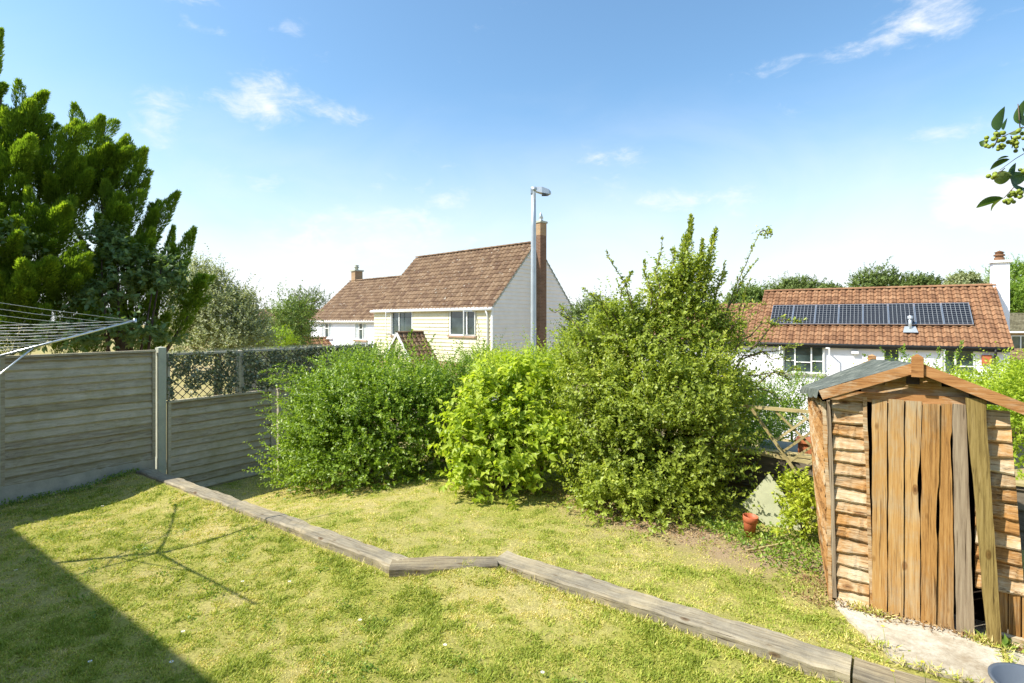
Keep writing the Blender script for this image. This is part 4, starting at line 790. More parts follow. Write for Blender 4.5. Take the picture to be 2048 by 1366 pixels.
# ------------------------------------------------------------------ rotary dryer
hub = Vector((-5.35, 5.13, 1.93)); dry = empty('rotary_dryer', (hub.x, hub.y, 0), 0, **T('aluminium rotary clothes dryer with white lines at the left edge', 'clothes dryer'))
tip = Vector(at(270, 641, 6.0))-Vector((hub.x, hub.y, 0)); h0 = Vector((0, 0, 1.93))
mb = MB(); mb.tube([(0,0,-.1),(0,0,2.05)], .022, 10); mb.build('pole', M['alu'], dry)
ax = Vector((tip.x, tip.y, 0)).normalized(); ay = Vector((-ax.y, ax.x, 0)); rr = math.hypot(tip.x, tip.y); tz = tip.z
tips = [ax*rr+Vector((0,0,tz)), ay*rr+Vector((0,0,tz-.06)), -ax*rr+Vector((0,0,tz+.05)), -ay*rr+Vector((0,0,tz+.24))]
for t_ in tips:
    mb = MB(); mb.tube([h0, t_], [.014,.011], 8); mb.lathe([(.016,-.02),(.016,.02),(0,.02)], 8, tuple(t_)); mb.build('arm', M['alu'], dry)
for t_ in tips: mb = MB(); mb.tube([Vector((0,0,1.5)), h0+(t_-h0)*.42], .008, 6); mb.build('strut', M['alu'], dry)
mb = MB()
for i in range(4):
    a_, b_ = tips[i], tips[(i+1) % 4]
    for k in range(9):
        f = .38+.077*k; p_, q_ = h0+(a_-h0)*f, h0+(b_-h0)*f; mid = (p_+q_)/2-Vector((0,0,.01)); mb.tube([p_, mid, q_], .0022, 5)
mb.build('washing_lines', M['upvc'], dry)
# ------------------------------------------------------------------ garden shrubs
def lob(px, py, Z, r, ry=None, rz=None): c_ = at(px, py, Z); return (c_[0], c_[1], c_[2], r, ry or r, rz or r)
def ground_cut(mrg=.02): return lambda q: q[:,2] > ground_h(q[:,0], q[:,1])+mrg
def shrub(name, label, lobes, root, *args, nst=7, srad=.03, cat='shrub', stem_name='stem', **kw):
    o = empty(name, root, 0, **T(label, cat)); lb = [(l_[0]-root[0], l_[1]-root[1], l_[2]-root[2], *l_[3:]) for l_ in lobes]
    crown('foliage', lb, *args, parent=o, cut=lambda q: q[:,2]+root[2] > ground_h(q[:,0]+root[0], q[:,1]+root[1])+.0, **kw)
    if nst:
        ends = [lb[i % len(lb)] for i in range(nst)]
        for grp in ([ends] if nst > 5 else [[e] for e in ends]): stems(stem_name, [bez((random.uniform(-.08,.08), random.uniform(-.08,.08), -.05), (e[0]+random.uniform(-.3,.3)*e[3], e[1]+random.uniform(-.3,.3)*e[4], e[2]+.2*e[5]), .1) for e in grp], M['bark'], o, srad)
    return o
r0 = (*at(740, 1000, 8.5)[:2], -.15)
D1 = [lob(735, 875, 8.4, 1.0, .8, .95), lob(665, 905, 8.5, .66, .7, .75), lob(820, 855, 8.4, .66, .7, .85), lob(700, 800, 8.7, .72, .6, .42), lob(800, 805, 8.6, .6, .6, .42), lob(640, 860, 9.0, .50, .6, .72), lob(735, 945, 8.1, .95, .6, .4), lob(605, 945, 8.7, .42, .5, .42)]
g1 = shrub('green_shrub', 'large rounded dark green small leaved bush in front of the trellis', D1, r0, 6000, 13, .26, .054, .032, M['lf_green'], up=.25, out=.9, jit=.5, shell=(.55, 1.05), tintn=.5, fringe=.16, holes=.7, gs=.8)
# trailing shoots on its left side over the fence
sh_ = []
for i in range(40):
    q_ = at(random.uniform(590, 670), random.uniform(730, 900), random.uniform(8.9, 9.4)); d_ = Vector((-random.uniform(.3,.75), -.1, random.uniform(-.15,.35))); sh_.append(bez(tuple(q_-np.array(r0)), tuple(q_-np.array(r0)+np.array(d_)), .08, 5, .02))
sprays('foliage', sh_, M['lf_green'], g1, 150, .04, .02, .07)
r0 = (*at(1010, 1010, 7.3)[:2], 0.0)
D2 = [lob(990, 905, 7.3, .62, .6, .62), lob(930, 880, 7.4, .36, .4, .5), lob(1060, 870, 7.4, .5, .5, .5), lob(985, 800, 7.6, .45, .45, .4), lob(1050, 790, 7.7, .45, .4, .4), lob(1100, 880, 7.1, .3, .35, .22), lob(1010, 960, 7.0, .42, .4, .3), lob(950, 955, 7.1, .3, .3, .28)]
shrub('yellow_green_shrub', 'bright yellow green broad leaved shrub right of the dark green bush', D2, r0, 1350, 8, .18, .10, .058, M['lf_yellow'], up=.3, out=.8, jit=.6, shell=(.45, 1.05), tintn=.35, droop=.25)
r0 = (*at(1080, 980, 8.4)[:2], 0.0)
D3 = [lob(1020, 770, 8.5, .5, .5, .38), lob(1090, 760, 8.4, .55, .5, .42), lob(1140, 790, 8.2, .5, .5, .45), lob(1000, 745, 8.8, .4, .4, .25), lob(1080, 870, 8.2, .6, .5, .6), lob(1130, 930, 7.7, .45, .4, .5)]
shrub('golden_shrub', 'yellowish privet like shrub at the foot of the lamp post', D3, r0, 2800, 11, .24, .042, .024, M['lf_yellow'], up=.5, out=.7, jit=.6, shell=(.5, 1.08), tintn=.6)
r0 = (*at(890, 960, 9.2)[:2], -.1)
D4 = [lob(895, 785, 9.2, .56, .5, .40), lob(940, 775, 9.1, .40, .5, .38), lob(830, 770, 9.4, .42, .4, .22), lob(900, 860, 9.0, .6, .5, .7), lob(890, 950, 8.8, .5, .4, .5), lob(960, 740, 9.3, .4, .4, .25), lob(720, 735, 9.9, .75, .4, .22), lob(770, 730, 9.8, .5, .4, .22)]
g4 = shrub('rambling_shrub', 'mid green rambling shrub between the dark bush and the yellow green shrub', D4, r0, 3000, 12, .28, .04, .024, M['lf_mid'], up=.45, out=.8, jit=.6, shell=(.5, 1.08), tintn=.5)
sh_ = [bez(tuple(at(px, py, 9.3)-np.array(r0)), tuple(at(px+dx, py-dy, 9.3)-np.array(r0)), .06, 5, .02) for px, py, dx, dy in ((800,735,25,75),(815,720,10,60),(770,735,-25,50),(850,730,20,60),(905,735,20,50),(930,735,-10,55),(960,730,10,50),(740,735,15,30),(690,735,-10,30),(1010,740,15,40),(870,740,-12,55))]
sprays('foliage', sh_, M['lf_mid'], g4, 130, .04, .022, .08)
mb = MB()
for px, py in ((872,905),(878,912),(868,917),(884,922),(874,898)):
    c_ = at(px, py, 8.3)-np.array(r0); mb.lathe([(0,-.02),(.028,-.008),(.033,.006),(.02,.02),(0,.022)], 8, tuple(c_))
mb.build('blossom', plain('pink_blossom', (.62,.36,.40), .7, var=.2), g4)
r0 = (*at(1330, 1050, 6.9)[:2], .05)
D5 = [lob(1320, 890, 6.8, .82, .7, .80), lob(1220, 915, 6.9, .50, .6, .72), lob(1405, 905, 6.8, .46, .55, .80), lob(1290, 775, 7.1, .72, .6, .50), lob(1195, 790, 7.2, .46, .5, .48), lob(1395, 765, 7.1, .48, .5, .46), lob(1290, 690, 7.3, .42, .45, .30), lob(1385, 660, 7.3, .30, .35, .48), lob(1215, 680, 7.4, .30, .35, .28), lob(1165, 700, 7.4, .24, .3, .24), lob(1330, 1005, 6.4, .80, .5, .33), lob(1225, 985, 6.6, .42, .4, .3), lob(1450, 810, 7.3, .24, .4, .40), lob(1440, 680, 7.4, .20, .3, .28), lob(1372, 600, 7.25, .20, .2, .36), lob(1345, 640, 7.3, .30, .3, .26), lob(1250, 650, 7.35, .26, .3, .22), lob(1395, 560, 7.25, .13, .14, .26), lob(1330, 585, 7.3, .14, .2, .18)]
g5 = shrub('hawthorn_bush', 'tall untidy hawthorn bush with shoots rising above the roofs', D5, r0, 8200, 12, .24, .052, .034, M['lf_haw'], up=.3, out=.8, jit=.7, shell=(.40, 1.12), tintn=.65, nst=16, srad=.035, fringe=.16, holes=.75, gs=.75)
SH = [(1370,640,1382,432,70),(1350,640,1372,470,60),(1395,640,1432,458,60),(1385,620,1405,480,50),(1415,650,1450,545,40),(1280,660,1212,500,14),(1250,660,1165,575,20),(1310,640,1325,470,14),(1300,640,1290,520,40),(1350,600,1342,500,30),(1440,660,1520,465,12),(1520,466,1543,470,30),(1445,640,1515,520,22),(1470,700,1500,560,18),(1220,640,1180,590,24),(1240,600,1262,545,30),(1330,600,1395,540,50),(1365,560,1350,495,40),(1180,700,1120,612,10),(1140,640,1100,620,10),(1160,760,1110,690,20),(1430,600,1450,520,16)]
sh_ = [bez(tuple(at(a_, b_, 7.15)-np.array(r0)), tuple(at(c_, d_, 7.15+random.uniform(-.3,.3))-np.array(r0)), .04, 7, .03) for a_, b_, c_, d_, e_ in SH]
stems('shoot', sh_, M['twig'], g5, .010, 5)
twg = []
for i in range(70):
    l_ = random.choice(D5[:10]); d_ = rdir(1)[0]; d_[2] = abs(d_[2])*.8; d_[1] = -abs(d_[1]); q0 = np.array(l_[:3])-np.array(r0); e_ = np.array(l_[3:6]); twg.append(bez(tuple(q0+d_*e_*.35), tuple(q0+d_*e_*random.uniform(.95, 1.12)), .06, 5, .04))
stems('stem', twg, M['twig_pale'], g5, .009, 4)
dense = []
for s_, e in zip(sh_, SH): sprays('foliage', [s_], M['lf_haw'], g5, e[4]*(8 if e[4] < 45 else 15), .040, .026, .05 if e[4] < 30 else (.10 if e[4] < 60 else .17))
sh_ = [bez(tuple(at(a_, b_, 7.0)-np.array(r0)), tuple(at(c_, d_, 7.0)-np.array(r0)), .1, 7, .04) for a_, b_, c_, d_ in ((1470,740,1600,690),(1480,760,1580,760),(1470,700,1560,650),(1480,790,1560,800),(1460,660,1530,610),(1490,780,1600,740),(1480,720,1580,720),(1500,700,1610,640))]
stems('side_branch', sh_, M['twig'], g5, .012, 5); sprays('side_leaves', sh_, M['lf_haw'], g5, 190, .036, .024, .16)
r0 = (*at(1500, 1000, 7.6)[:2], .05)
D6 = [lob(1488, 860, 7.5, .36, .4, .45), lob(1460, 920, 7.4, .34, .4, .5)]
shrub('shaded_shrub', 'dark leafy shrub in the shade between the tall hawthorn and the trellis', D6, r0, 900, 11, .26, .04, .024, M['lf_mid'], up=.2, shell=(.4, 1.1), nst=4)
r0 = (*at(1600, 1075, 5.75)[:2], .1)
D7 = [lob(1600, 1000, 5.85, .26, .24, .24), lob(1575, 985, 6.0, .18, .18, .18), lob(1625, 1020, 5.6, .2, .2, .26), lob(1595, 1050, 5.6, .2, .18, .16)]
D10 = [lob(1560, 850, 8.6, .55, .4, .42), lob(1600, 800, 8.7, .4, .3, .3), lob(1500, 800, 8.6, .4, .3, .3), lob(1520, 880, 8.4, .5, .4, .35)]; r1 = (*at(1560, 1000, 8.6)[:2], -.4)
shrub('tangled_shrub', 'loose green growth behind the broken trellis beside the shed', D10, r1, 1300, 10, .26, .042, .026, M['lf_mid'], up=.3, shell=(.3, 1.15), nst=4)
shrub('variegated_shrub', 'small yellow variegated shrub against the side of the shed', D7, r0, 330, 8, .09, .05, .026, M['lf_vari'], up=.4, shell=(.4, 1.05), nst=4, srad=.012)
for lab, bs, n_ in (('yellow green climber behind the right side of the shed roof', [(1960, 815, 7.5, .7,.5,.32),(2050,800,7.2,.55,.5,.36),(1880,775,8.2,.5,.5,.16),(1800,765,8.4,.45,.4,.14),(2100,820,6.5,.8,.6,.6),(2060,900,6.5,.5,.5,.8)], 3400),):
    r0 = (*at(1980, 1000, 7.4)[:2], -.2); D8 = [lob(*b_[:4], b_[4], b_[5]) for b_ in bs]
    g8 = shrub('climbing_shrub', lab, D8, r0, n_, 11, .2, .04, .025, M['lf_yellow'], up=.4, shell=(.4, 1.1), nst=4)
    sh_ = [bez(tuple(at(px, 740, 8.2)-np.array(r0)), tuple(at(px+dx, 740-dy, 8.2)-np.array(r0)), .03, 5, .02) for px, dx, dy in ((1790,-30,45),(1800,10,50),(1820,-20,40),(1840,20,30),(1870,10,45),(1900,-15,40),(1905,20,58),(1940,10,30),(1770,-45,30))]
    sprays('foliage', sh_, M['lf_mid'], g8, 200, .036, .02, .07)
# ------------------------------------------------------------------ conifers
def conifer(name, label, plumes, root, m, seed=0, dens=1.0):
    """flame shaped plumes: (base px,py,Z, tip px,py,Z, radius)"""
    o = empty(name, root, 0, **T(label, 'conifer tree')); r0 = np.array(root); Ps, Ds, Ns, Ts = [], [], [], []
    rs = random.Random(seed+1); full = []
    for (bp, tp, rad) in plumes:
        b_, t_ = np.array(bp), np.array(tp); L_ = np.linalg.norm(t_-b_); ax_ = (t_-b_)/L_; full.append((bp, tuple(t_+ax_*.12), rad*.66))
        for q_ in range(6):
            th = rs.uniform(0, 6.28); e1 = unit(np.cross(ax_, [0,0,1.0])+1e-6); e2 = np.cross(ax_, e1); rd = e1*math.cos(th)+e2*math.sin(th); sp_ = rs.uniform(.15, .85); c_ = b_+ax_*L_*sp_+rd*rad*.25; ln_ = rad*rs.uniform(1.1, 1.8)*(1.15-.5*sp_); d2 = unit(rd*.62+ax_*1.0+np.array([0,0,.45])); full.append((tuple(c_), tuple(c_+d2*ln_), rad*rs.uniform(.24,.36)))
    for (bp, tp, rad) in full:
        b_, t_ = np.array(bp), np.array(tp); L_ = np.linalg.norm(t_-b_); ax_ = (t_-b_)/L_; k = int(7000*L_*rad*dens)
        s = RNG.random(k)**.8; th = RNG.uniform(0, 6.28, k); e1 = unit(np.cross(ax_, [0,0,1.0])+1e-6); e2 = np.cross(ax_, e1)
        prof = 1.7*(s+.05)**.45*np.clip(1.02-s, 0, 1)**.85; lump = fbm(s*L_*3.4+seed, th*1.5, rad*9, 4); rr_ = rad*prof*(.30+.70*RNG.random(k)**.5)*(.45+1.0*lump)
        rd = e1[None]*np.cos(th)[:,None]+e2[None]*np.sin(th)[:,None]; P = b_+ax_*(s*L_)[:,None]+rd*rr_[:,None]
        P += (ax_*.5+np.array([0,0,.5]))*(rr_*.5)[:,None]
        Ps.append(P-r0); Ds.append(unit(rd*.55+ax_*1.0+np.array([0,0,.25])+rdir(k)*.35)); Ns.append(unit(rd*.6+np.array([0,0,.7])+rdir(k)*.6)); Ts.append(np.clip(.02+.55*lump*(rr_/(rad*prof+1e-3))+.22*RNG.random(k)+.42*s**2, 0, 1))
        seed += 3.7
    P, D, Nn, t = map(np.concatenate, (Ps, Ds, Ns, Ts)); k = len(P)
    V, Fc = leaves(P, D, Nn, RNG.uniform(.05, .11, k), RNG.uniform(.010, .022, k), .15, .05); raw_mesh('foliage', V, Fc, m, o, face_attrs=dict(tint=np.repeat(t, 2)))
    mb = MB(); top = max(plumes, key=lambda p: p[1][2])[1]
    mb.tube([(0,0,0), (0.05,0,1.5), (top[0]-root[0], top[1]-root[1], top[2]-root[2]-1.0)], [.2,.16,.05], 10); mb.build('trunk', M['bark'], o)
    mb = MB()
    for bp, tp, rad in plumes[::2]: mb.tube([(0,0,max(.5,(bp[2]-root[2])*.6)), tuple(np.array(bp)-r0), tuple(np.array(bp)*.35+np.array(tp)*.65-r0)], [.06,.04,.015], 6)
    mb.build('limb', M['bark'], o); return o
def plm(bx, by, bz, tx, ty, tz, r): return (tuple(at(bx, by, bz)), tuple(at(tx, ty, tz)), r)
PA = []
def fan(tips, base, rr_, Z0):
    return [plm(base[0]+(t_[0]-base[0])*.35, base[1]+(t_[1]-base[1])*.35, Z0, t_[0], t_[1], t_[2] if len(t_) > 2 else Z0-.3, rr_*random.uniform(.85, 1.15)) for t_ in tips]
random.seed(11)
PA = [plm(-30,350,11.4,85,195,11,.50), plm(-60,300,11.2,-2,72,11,.34), plm(20,380,11.2,60,215,10.8,.55), plm(-90,330,11.2,-40,170,10.6,.5), plm(60,430,11.4,150,255,11.1,.6), plm(0,480,11,40,300,10.5,.7), plm(-80,500,11,-20,340,10.3,.8),
      plm(60,560,11.2,130,420,10.5,.65), plm(-30,600,10.8,30,450,10,.8), plm(40,660,10.8,100,530,10.1,.7), plm(-60,700,10.4,-10,560,9.9,.8), plm(110,640,11,170,540,10.5,.55), plm(-100,420,11,-100,150,10.8,1.0), plm(-150,600,10.4,-120,420,9.8,1.0), plm(20,720,10.6,60,620,10.2,.6), plm(120,720,11,170,640,10.6,.5)]
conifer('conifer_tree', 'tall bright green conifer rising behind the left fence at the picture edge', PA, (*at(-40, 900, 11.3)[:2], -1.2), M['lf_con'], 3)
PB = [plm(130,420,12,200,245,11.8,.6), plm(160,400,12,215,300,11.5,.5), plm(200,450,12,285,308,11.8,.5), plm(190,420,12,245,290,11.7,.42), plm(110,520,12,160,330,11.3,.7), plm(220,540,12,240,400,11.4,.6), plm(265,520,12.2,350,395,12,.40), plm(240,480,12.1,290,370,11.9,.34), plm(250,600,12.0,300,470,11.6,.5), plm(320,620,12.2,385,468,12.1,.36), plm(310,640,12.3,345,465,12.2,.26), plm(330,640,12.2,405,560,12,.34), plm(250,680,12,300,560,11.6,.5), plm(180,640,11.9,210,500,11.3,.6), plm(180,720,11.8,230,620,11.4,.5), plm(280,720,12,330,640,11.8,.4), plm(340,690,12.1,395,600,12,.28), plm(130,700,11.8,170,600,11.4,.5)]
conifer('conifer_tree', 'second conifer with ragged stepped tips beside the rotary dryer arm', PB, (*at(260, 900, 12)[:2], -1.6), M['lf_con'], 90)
r0 = (*at(230, 800, 10.6)[:2], -1.0)
D9 = [lob(250, 545, 11.1, .5, .3, .45), lob(215, 500, 11.2, .4, .3, .4), lob(300, 590, 11.3, .5, .3, .35), lob(190, 600, 10.8, .4, .3, .3), lob(330, 545, 11.4, .35, .3, .3), lob(120, 680, 10.3, .5, .3, .2), lob(220, 670, 10.6, .6, .3, .25), lob(20, 500, 10.0, .4, .3, .3), lob(300,680,11,.5,.3,.2)]
shrub('broadleaf_tree', 'broad leaved climber growing through the conifers behind the fence', D9, r0, 700, 7, .25, .12, .08, M['lf_broad'], up=.2, shell=(.5, 1.1), cat='climber', nst=5, srad=.05)
# bare leaning stem right of the conifers
mb = MB(); mb.tube([tuple(at(322,720,10.4)), tuple(at(340,660,10.7)), tuple(at(362,610,11)), tuple(at(390,560,11.4))], [.04,.035,.03,.012], 8)
# ------------------------------------------------------------------ background planting
def tree(name, label, lobes, root, *a, group=None, cat='tree', trunk_r=.15, **kw):
    o = empty(name, root, 0, **T(label, cat, group)); lb = [(l_[0]-root[0], l_[1]-root[1], l_[2]-root[2], *l_[3:]) for l_ in lobes]
    crown('crown', lb, *a, parent=o, **kw); mb = MB(); zt_ = max(l_[2] for l_ in lb); mb.tube([(0,0,-.3),(.1,0,zt_*.5),(0,.1,zt_)], [trunk_r,trunk_r*.7,trunk_r*.25], 8); mb.build('trunk', M['bark'], o); return o
r0 = (*at(430, 800, 15)[:2], -2.4)
Ds1 = [lob(430, 640, 15, 1.0, .9, .9), lob(400, 600, 15, .65, .6, .6), lob(470, 650, 15, .75, .8, .75), lob(425, 570, 15.2, .32, .4, .38), lob(375, 670, 14.8, .6, .6, .6), lob(440, 700, 14.6, 1.1, .8, .6), lob(490,690,14.8,.6,.6,.5), lob(395,560,15.2,.3,.3,.4)]
tree('silver_shrub', 'pale silvery green bush between the conifer and the distant brick house', Ds1, r0, 4200, 10, .34, .075, .042, M['lf_silver'], shell=(.55, 1.12), cat='shrub', up=.5)
r0 = (*at(600, 800, 24)[:2], -2.6)
Dt = [lob(582, 650, 24, .75, 1, 1.1), lob(560, 665, 24, .6, .8, .8), lob(595, 632, 24.5, .45, .8, .6), lob(580, 690, 24, .9, 1, .6)]
tree('birch_tree', 'thin pale green birch in front of the white house', Dt, r0, 1500, 10, .5, .10, .055, M['lf_farl'], shell=(.3, 1.15), up=-.3, gap=.5)
sh0 = [bez(tuple(at(a_, b_, 24)-np.array(r0)), tuple(at(c_, d_, 24)-np.array(r0)), .1, 6, .08) for a_, b_, c_, d_ in ((590,630,570,600),(600,620,600,572),(610,620,615,590),(620,620,640,585),(600,600,585,580))]
tb = bpy.data.objects['birch_tree']; stems('upper_branch', sh0, M['twig'], tb, .02, 5); sprays('upper_leaves', sh0, M['lf_farl'], tb, 34, .11, .06, .2)
tree('dark_tree', 'dark green round tree against the end of the white house', [lob(622, 615, 46, 1.6, 1.4, 1.4), lob(612, 650, 46, 1.6, 1, 1.6), lob(596,680,46,1.8,1,1.4)], (*at(622, 800, 46)[:2], -2.6), 900, 10, .5, .13, .08, M['lf_far'], shell=(.4, 1.1))
tree('lime_bush', 'bright lime green bush low in front of the birch', [lob(557, 682, 20, .55, .5, .32), lob(540, 688, 20, .35, .4, .25)], (*at(557, 800, 20)[:2], -2.4), 420, 9, .25, .07, .04, M['lf_lime'], cat='shrub')
tree('hedge_bush', 'low dark bush at the foot of the distant brick house', [lob(520, 690, 26, 1.4, .8, .7), lob(480, 690, 26, 1.2, .8, .6)], (*at(520, 800, 26)[:2], -2.6), 900, 9, .4, .10, .06, M['lf_far'], cat='shrub')
BT = [(1500, 600, 46, 2.2, 1.6, 'lf_farl', 'pale green willow like tree left of the solar panel roof'), (1595, 575, 75, 4.2, 1.6, 'lf_far', 'wide dark tree above the left end of the solar panel roof'), (1660, 585, 80, 2.6, 1.6, 'lf_far', 'small dark crown in the gap above the middle of the solar panels'),
      (1758, 566, 75, 4.3, 2.6, 'lf_far', 'tallest dark round tree above the solar panel roof'), (1845, 572, 72, 3.2, 2.0, 'lf_far', 'mid green round tree right of the tallest one above the roof'), (1928, 568, 50, 1.7, 1.3, 'lf_silver', 'small pale tree just left of the white chimney')]
for px, py, Z, rx_, rz_2, mm, lab in BT:
    L9 = [lob(px, py+8, Z, rx_*.75, rx_*.6, rz_2)]+[lob(px+dx*rx_*F/Z, py+dy, Z, rx_*.45, rx_*.45, rz_2*.55) for dx, dy in ((-.6,14),(.6,14),(-.25,2),(.3,4),(0,22))]; r0 = (*at(px, 700, Z)[:2], ground_h(*at(px, 700, Z)[:2])-.2)
    L9.append(lob(px, py+34*(50/Z), Z, rx_*.9, rx_*.6, rz_2*.8))
    tree('background_tree', lab, L9, r0, 1300, 9, .10*rx_+.25, .18*Z/60+.06, .11*Z/60+.04, M[mm], group='trees behind the solar panel house', shell=(.5, 1.08), trunk_r=.3)
for px, py, Z, rx_, rz_2, lab in ((2030, 560, 66, 3.6, 3.2, 'tall tree at the right edge beside the white chimney'), (2010, 600, 60, 2.6, 2.2, 'lower tree directly behind the white chimney on the right'), (2075, 590, 62, 3.6, 3.0, 'tree cut by the right picture edge above the olive roof')):
    L9 = [lob(px, py+10, Z, rx_*.8, rx_*.6, rz_2*.8)]+[lob(px+dx*rx_*F/Z, py+dy, Z, rx_*.45, rx_*.45, rz_2*.45) for dx, dy in ((-.6,24),(.6,24),(-.25,-12),(.3,-6),(0,40))]; g_ = at(px, 700, Z)
    tree('background_tree', lab, L9, (g_[0], g_[1], ground_h(g_[0], g_[1])-.2), 1500, 9, .6, .2, .12, M['lf_mid'], group='trees behind the solar panel house', shell=(.5, 1.08), trunk_r=.3)
tree('garden_tree', 'dark tree filling the gap between the grey gable and the tall hawthorn', [lob(1172, 655, 22, .9, .9, .9), lob(1195, 640, 22, .7, .8, .8), lob(1160,700,22,1.0,1,.8)], (*at(1170, 800, 22)[:2], -2.6), 1300, 9, .4, .10, .06, M['lf_far'])
# ------------------------------------------------------------------ overhanging branch top right
br = empty('fruiting_branch', tuple(at(2075, 330, 1.35)), 0, **T('overhanging twig with green berries and oval leaves at the top right', 'branch')); b0 = np.array(br.location)
def bp(px, py, dz=0): return at(px, py, 1.35+dz)-b0
tw_ = MB()
for line, r_ in (([(3300,-260),(2560,90),(2110,230),(2060,250),(2030,262),(2008,272),(1990,276)], .0028), ([(3300,-260),(2560,90),(2110,285),(2060,300),(2030,318),(2000,340)], .0018), ([(3300,-260),(2560,90),(2100,340),(2060,352),(2030,372),(2008,396)], .0022), ([(2040,255),(2038,230),(2036,208)], .0014), ([(1996,276),(1990,290),(1985,296)], .0016), ([(2022,380),(2032,392)], .0012), ([(2022,272),(2026,285),(2024,296)], .0014), ([(2010,336),(1996,348)],.0012)):
    tw_.tube([tuple(bp(x, y, .01*i)) for i, (x, y) in enumerate(line)], [r_*(1-.12*i) for i in range(len(line))], 6)
tw_.build('twig', M['twig'], br)
M['lf_near'] = leafmat('oval_leaf', (.03,.07,.015), (.085,.155,.035), (.20,.25,.08), .35, .4, .4)
def oval(px0, py0, px1, py1, wd, tilt, tint, dz=0.0):
    a_, b_ = Vector(bp(px0, py0, dz)), Vector(bp(px1, py1, dz+.012)); d_ = b_-a_; L_ = d_.length; d_.normalize(); side = d_.cross(Vector((0,1,0))).normalized(); nn = side.cross(d_); side = (side*math.cos(tilt)+nn*math.sin(tilt)); nn = side.cross(d_)
    mb = MB(); vs = []; K = 9; w2 = wd*1.1/F/2
    for i in range(K+1):
        t = i/K; pr = math.sin(math.pi*t**.85)**.8*w2; c_ = a_+d_*L_*t+nn*(.12*L_*math.sin(t*3.1)); vs += [c_-side*pr+nn*pr*.35, c_, c_+side*pr+nn*pr*.35]
    fs = [q for i in range(K) for q in ((i*3, i*3+1, i*3+4, i*3+3), (i*3+1, i*3+2, i*3+5, i*3+4))]; mb.add(vs, fs, tint, True); mb.build('leaf', M['lf_near'], br)
for a_ in ((1993,262,2010,212,24,.3,.2),(2006,260,2015,235,8,.4,.1),(1975,286,1958,284,18,.2,.5),(2036,248,2050,198,20,.4,.35),(2036,240,2080,228,30,.3,.8),(2016,268,2046,252,14,.9,.9),(2020,318,1980,340,17,.5,.3),(2018,313,1994,320,7,.8,.5),(2024,350,1988,362,34,.2,.95),(2020,352,2060,346,40,.35,.7),(2024,352,2032,325,14,.3,.3),(2008,396,1952,416,22,.5,.6),(2004,398,1982,424,14,.6,.9),(2044,295,2070,300,12,.3,.2),(2044,375,2075,382,20,.5,.3),(2020,350,2062,380,24,.6,.15)): oval(*a_)
m_b = plain('green_berry', (.24,.30,.035), .45, var=.35, scale=60, spec=.3)
for cx, cy, rx_, ry_, k in ((1998,270,11,7,7),(1990,288,18,13,14),(2024,292,12,12,9),(2042,268,12,10,8),(2050,340,10,9,7),(1984,352,10,7,6),(2030,393,14,12,12),(2015,402,8,5,5)):
    mb = MB()
    for i in range(k):
        x, y = cx+random.uniform(-rx_, rx_), cy+random.uniform(-ry_, ry_); c_ = bp(x, y, random.uniform(-.012,.012)); rr_ = random.uniform(.0042, .006); mb.lathe([(0,-rr_)]+[(rr_*math.cos(t), rr_*math.sin(t)) for t in np.linspace(-1.1, 1.1, 6)]+[(0, rr_)], 10, tuple(c_))
    mb.build('berry_cluster', m_b, br)
# ------------------------------------------------------------------ daisies, weeds, litter
m_w = plain('daisy_white', (.8,.8,.78), .7, var=.03); m_y = plain('flower_yellow', (.75,.58,.04), .6, var=.1)
def gpt(px, py, zg):
    Z = (CAM_H-zg)*F/(py-640); return at(px, py, Z)
first = None
for px, py in ((485,1163),(579,1163),(180,1323),(366,1263),(32,1140),(343,1324),(1085,1345),(1640,1352),(720,1240),(1330,1372),(890,1290),(205,1012),(640,1098),(660,1104)):
    p_ = gpt(px, py, .03)
    if first is None:
        first = empty('daisy', tuple(p_), 0, **T('tiny white daisy head in the short grass', 'flower', 'daisies scattered over the near lawn')); mb = MB()
        for i in range(14):
            t = i*2*math.pi/14; c_, s_2 = math.cos(t), math.sin(t); mb.add([(.003*c_,.003*s_2,.002),(.010*c_-.0028*s_2,.010*s_2+.0028*c_,.004),(.015*c_,.015*s_2,.003),(.010*c_+.0028*s_2,.010*s_2-.0028*c_,.004)], [(0,3,2,1)])
        mb.build('petals', m_w, first); mb = MB(); mb.lathe([(.0045,.0),(.0035,.004),(0,.005)], 8, (0,0,.002)); mb.build('centre', m_y, first); kids = list(first.children)
    else:
        o = first.copy(); COL.objects.link(o); o.location = tuple(p_)
        for k_ in kids: c_ = k_.copy(); COL.objects.link(c_); c_.parent = o
def ground_cover(name, label, pts, k, ls, ws, m, hmax=.06, cat='weeds'):
    P = []
    for (a_, b_, ra_, rb_) in pts:
        n_ = k//len(pts); A_ = a_+RNG.normal(0, ra_, n_); B_ = b_+RNG.normal(0, rb_, n_); x, y = A_*CS+B_*SN, -A_*SN+B_*CS; P.append(np.stack([x, y, np.maximum(ground_h(x, y), np.where(in_poly(A_, B_, SLAB), .145, -9))+RNG.random(n_)*hmax], 1))
    P = np.concatenate(P); n_ = len(P); D = unit(rdir(n_)+np.array([0,0,.5])); V, Fc = leaves(P, D, unit(rdir(n_)*.5+np.array([0,0,1.])), ls*RNG.uniform(.5,1.4,n_), ws*RNG.uniform(.6,1.3,n_))
    raw_mesh(name, V, Fc, m, face_attrs=dict(tint=np.repeat(RNG.random(n_), 2)), kind='stuff', label=label, category=cat)
ground_cover('weeds', 'low green weeds under the yellow variegated shrub beside the shed', [(-1.1,6.0,.25,.15),(-.75,5.75,.2,.18),(-1.5,6.15,.2,.1),(-.8,6.3,.25,.2)], 2200, .04, .022, M['lf_mid'])
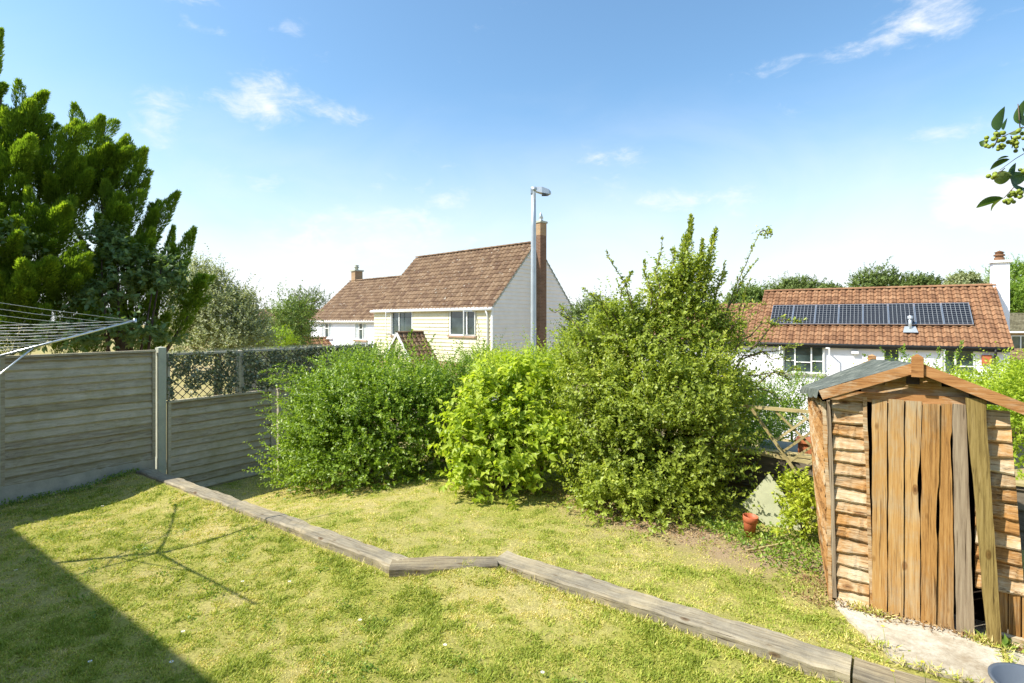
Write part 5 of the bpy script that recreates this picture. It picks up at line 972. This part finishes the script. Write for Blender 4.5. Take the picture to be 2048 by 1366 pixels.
ground_cover('weeds', 'grass tufts and weeds growing in the joints of the concrete path', [(.64,4.75,.02,.22),(.25,4.38,.28,.02),(-.15,4.5,.1,.03),(-.12,4.98,.08,.02),(.55,4.98,.05,.02),(.75,4.5,.06,.06),(.9,4.45,.1,.05)], 1500, .05, .008, gm, .02)
ground_cover('weeds', 'small leafy weeds around the grey bowl and the leaning plank', [(.62,5.0,.04,.03),(.85,4.55,.06,.04),(.8,5.0,.1,.03)], 160, .05, .03, M['lf_mid'], .04)
ground_cover('fallen_leaves', 'dry brown leaf litter under the hedge and hawthorn', [(-3.0,5.9,.5,.15),(-2.2,5.75,.4,.2),(-1.6,5.9,.4,.2),(-3.8,6.1,.4,.15),(-.2,5.0,.3,.04),(.6,5.02,.2,.03),(-.5,5.3,.1,.2)], 2600, .03, .014, leafmat('dead_leaf', (.16,.09,.045), (.34,.22,.11), (.5,.38,.2), .1, .8, .1), .012, cat='leaf litter')
ground_cover('clover', 'scattered clover and broad leaved weeds in the near lawn', [(random.uniform(-8, 1.2), random.uniform(1.6, 3.3), .05, .04) for _ in range(70)], 2600, .022, .016, M['lf_mid'], .022)
ground_cover('edge_grass', 'longer grass fringe along the front of the timber edging', [(x_, 4.02, .07, .018) for x_ in np.arange(-2.9, .6, .14)]+[(x_, 3.38, .07, .02) for x_ in np.arange(-7, -3.9, .16)]+[(-3.6, 3.48, .05, .03), (-3.4, 3.65, .05, .03), (-3.2, 3.85, .05, .03)], 2600, .055, .006, gm, .012)
ground_cover('ground_ivy', 'low green growth along the foot of the left fence', [(-9.35,b_,.06,.3) for b_ in (1.6,2.2,2.8,3.3)], 1100, .035, .02, M['lf_mid'], .06)
for (px, py, h_, lab) in ((1772,1300,.16,'thin stem with a pale yellow flower on the concrete'),(1792,1375,.10,'low dandelion with yellow flower near the sleeper end'),(1852,1370,.14,'taller dandelion between the sleeper and the bowl')):
    p_ = gpt(px, py, .14); o = empty('wild_flower', tuple(p_), 0, **T(lab, 'flower', 'yellow flowers on the concrete path')); mb = MB(); mb.tube([(0,0,0),(-.008,0,h_*.5),(-.022,0,h_)], .0014, 5); mb.build('stem', M['lf_mid'], o); mb = MB()
    for i in range(12):
        for rr_ in (.013,.009): t = i*.52+rr_*99; c_, s_2 = math.cos(t), math.sin(t); mb.add([(-.022,0,h_),(-.022+rr_*.7*c_-.003*s_2,rr_*.7*s_2+.003*c_,h_+.004),(-.022+rr_*c_,rr_*s_2,h_+.006),(-.022+rr_*.7*c_+.003*s_2,rr_*.7*s_2-.003*c_,h_+.004)], [(0,3,2,1)])
    mb.build('flower_head', m_y, o)
mb = MB(); mb.beam((0,0,0), (.42,.1,.03), .02, .02); o = mb.build('fallen_stick', M['treated'], None, **T('pale wooden slat lying in the weeds beside the shed', 'stick')); o.location = G(-1.15, 5.65, .14)
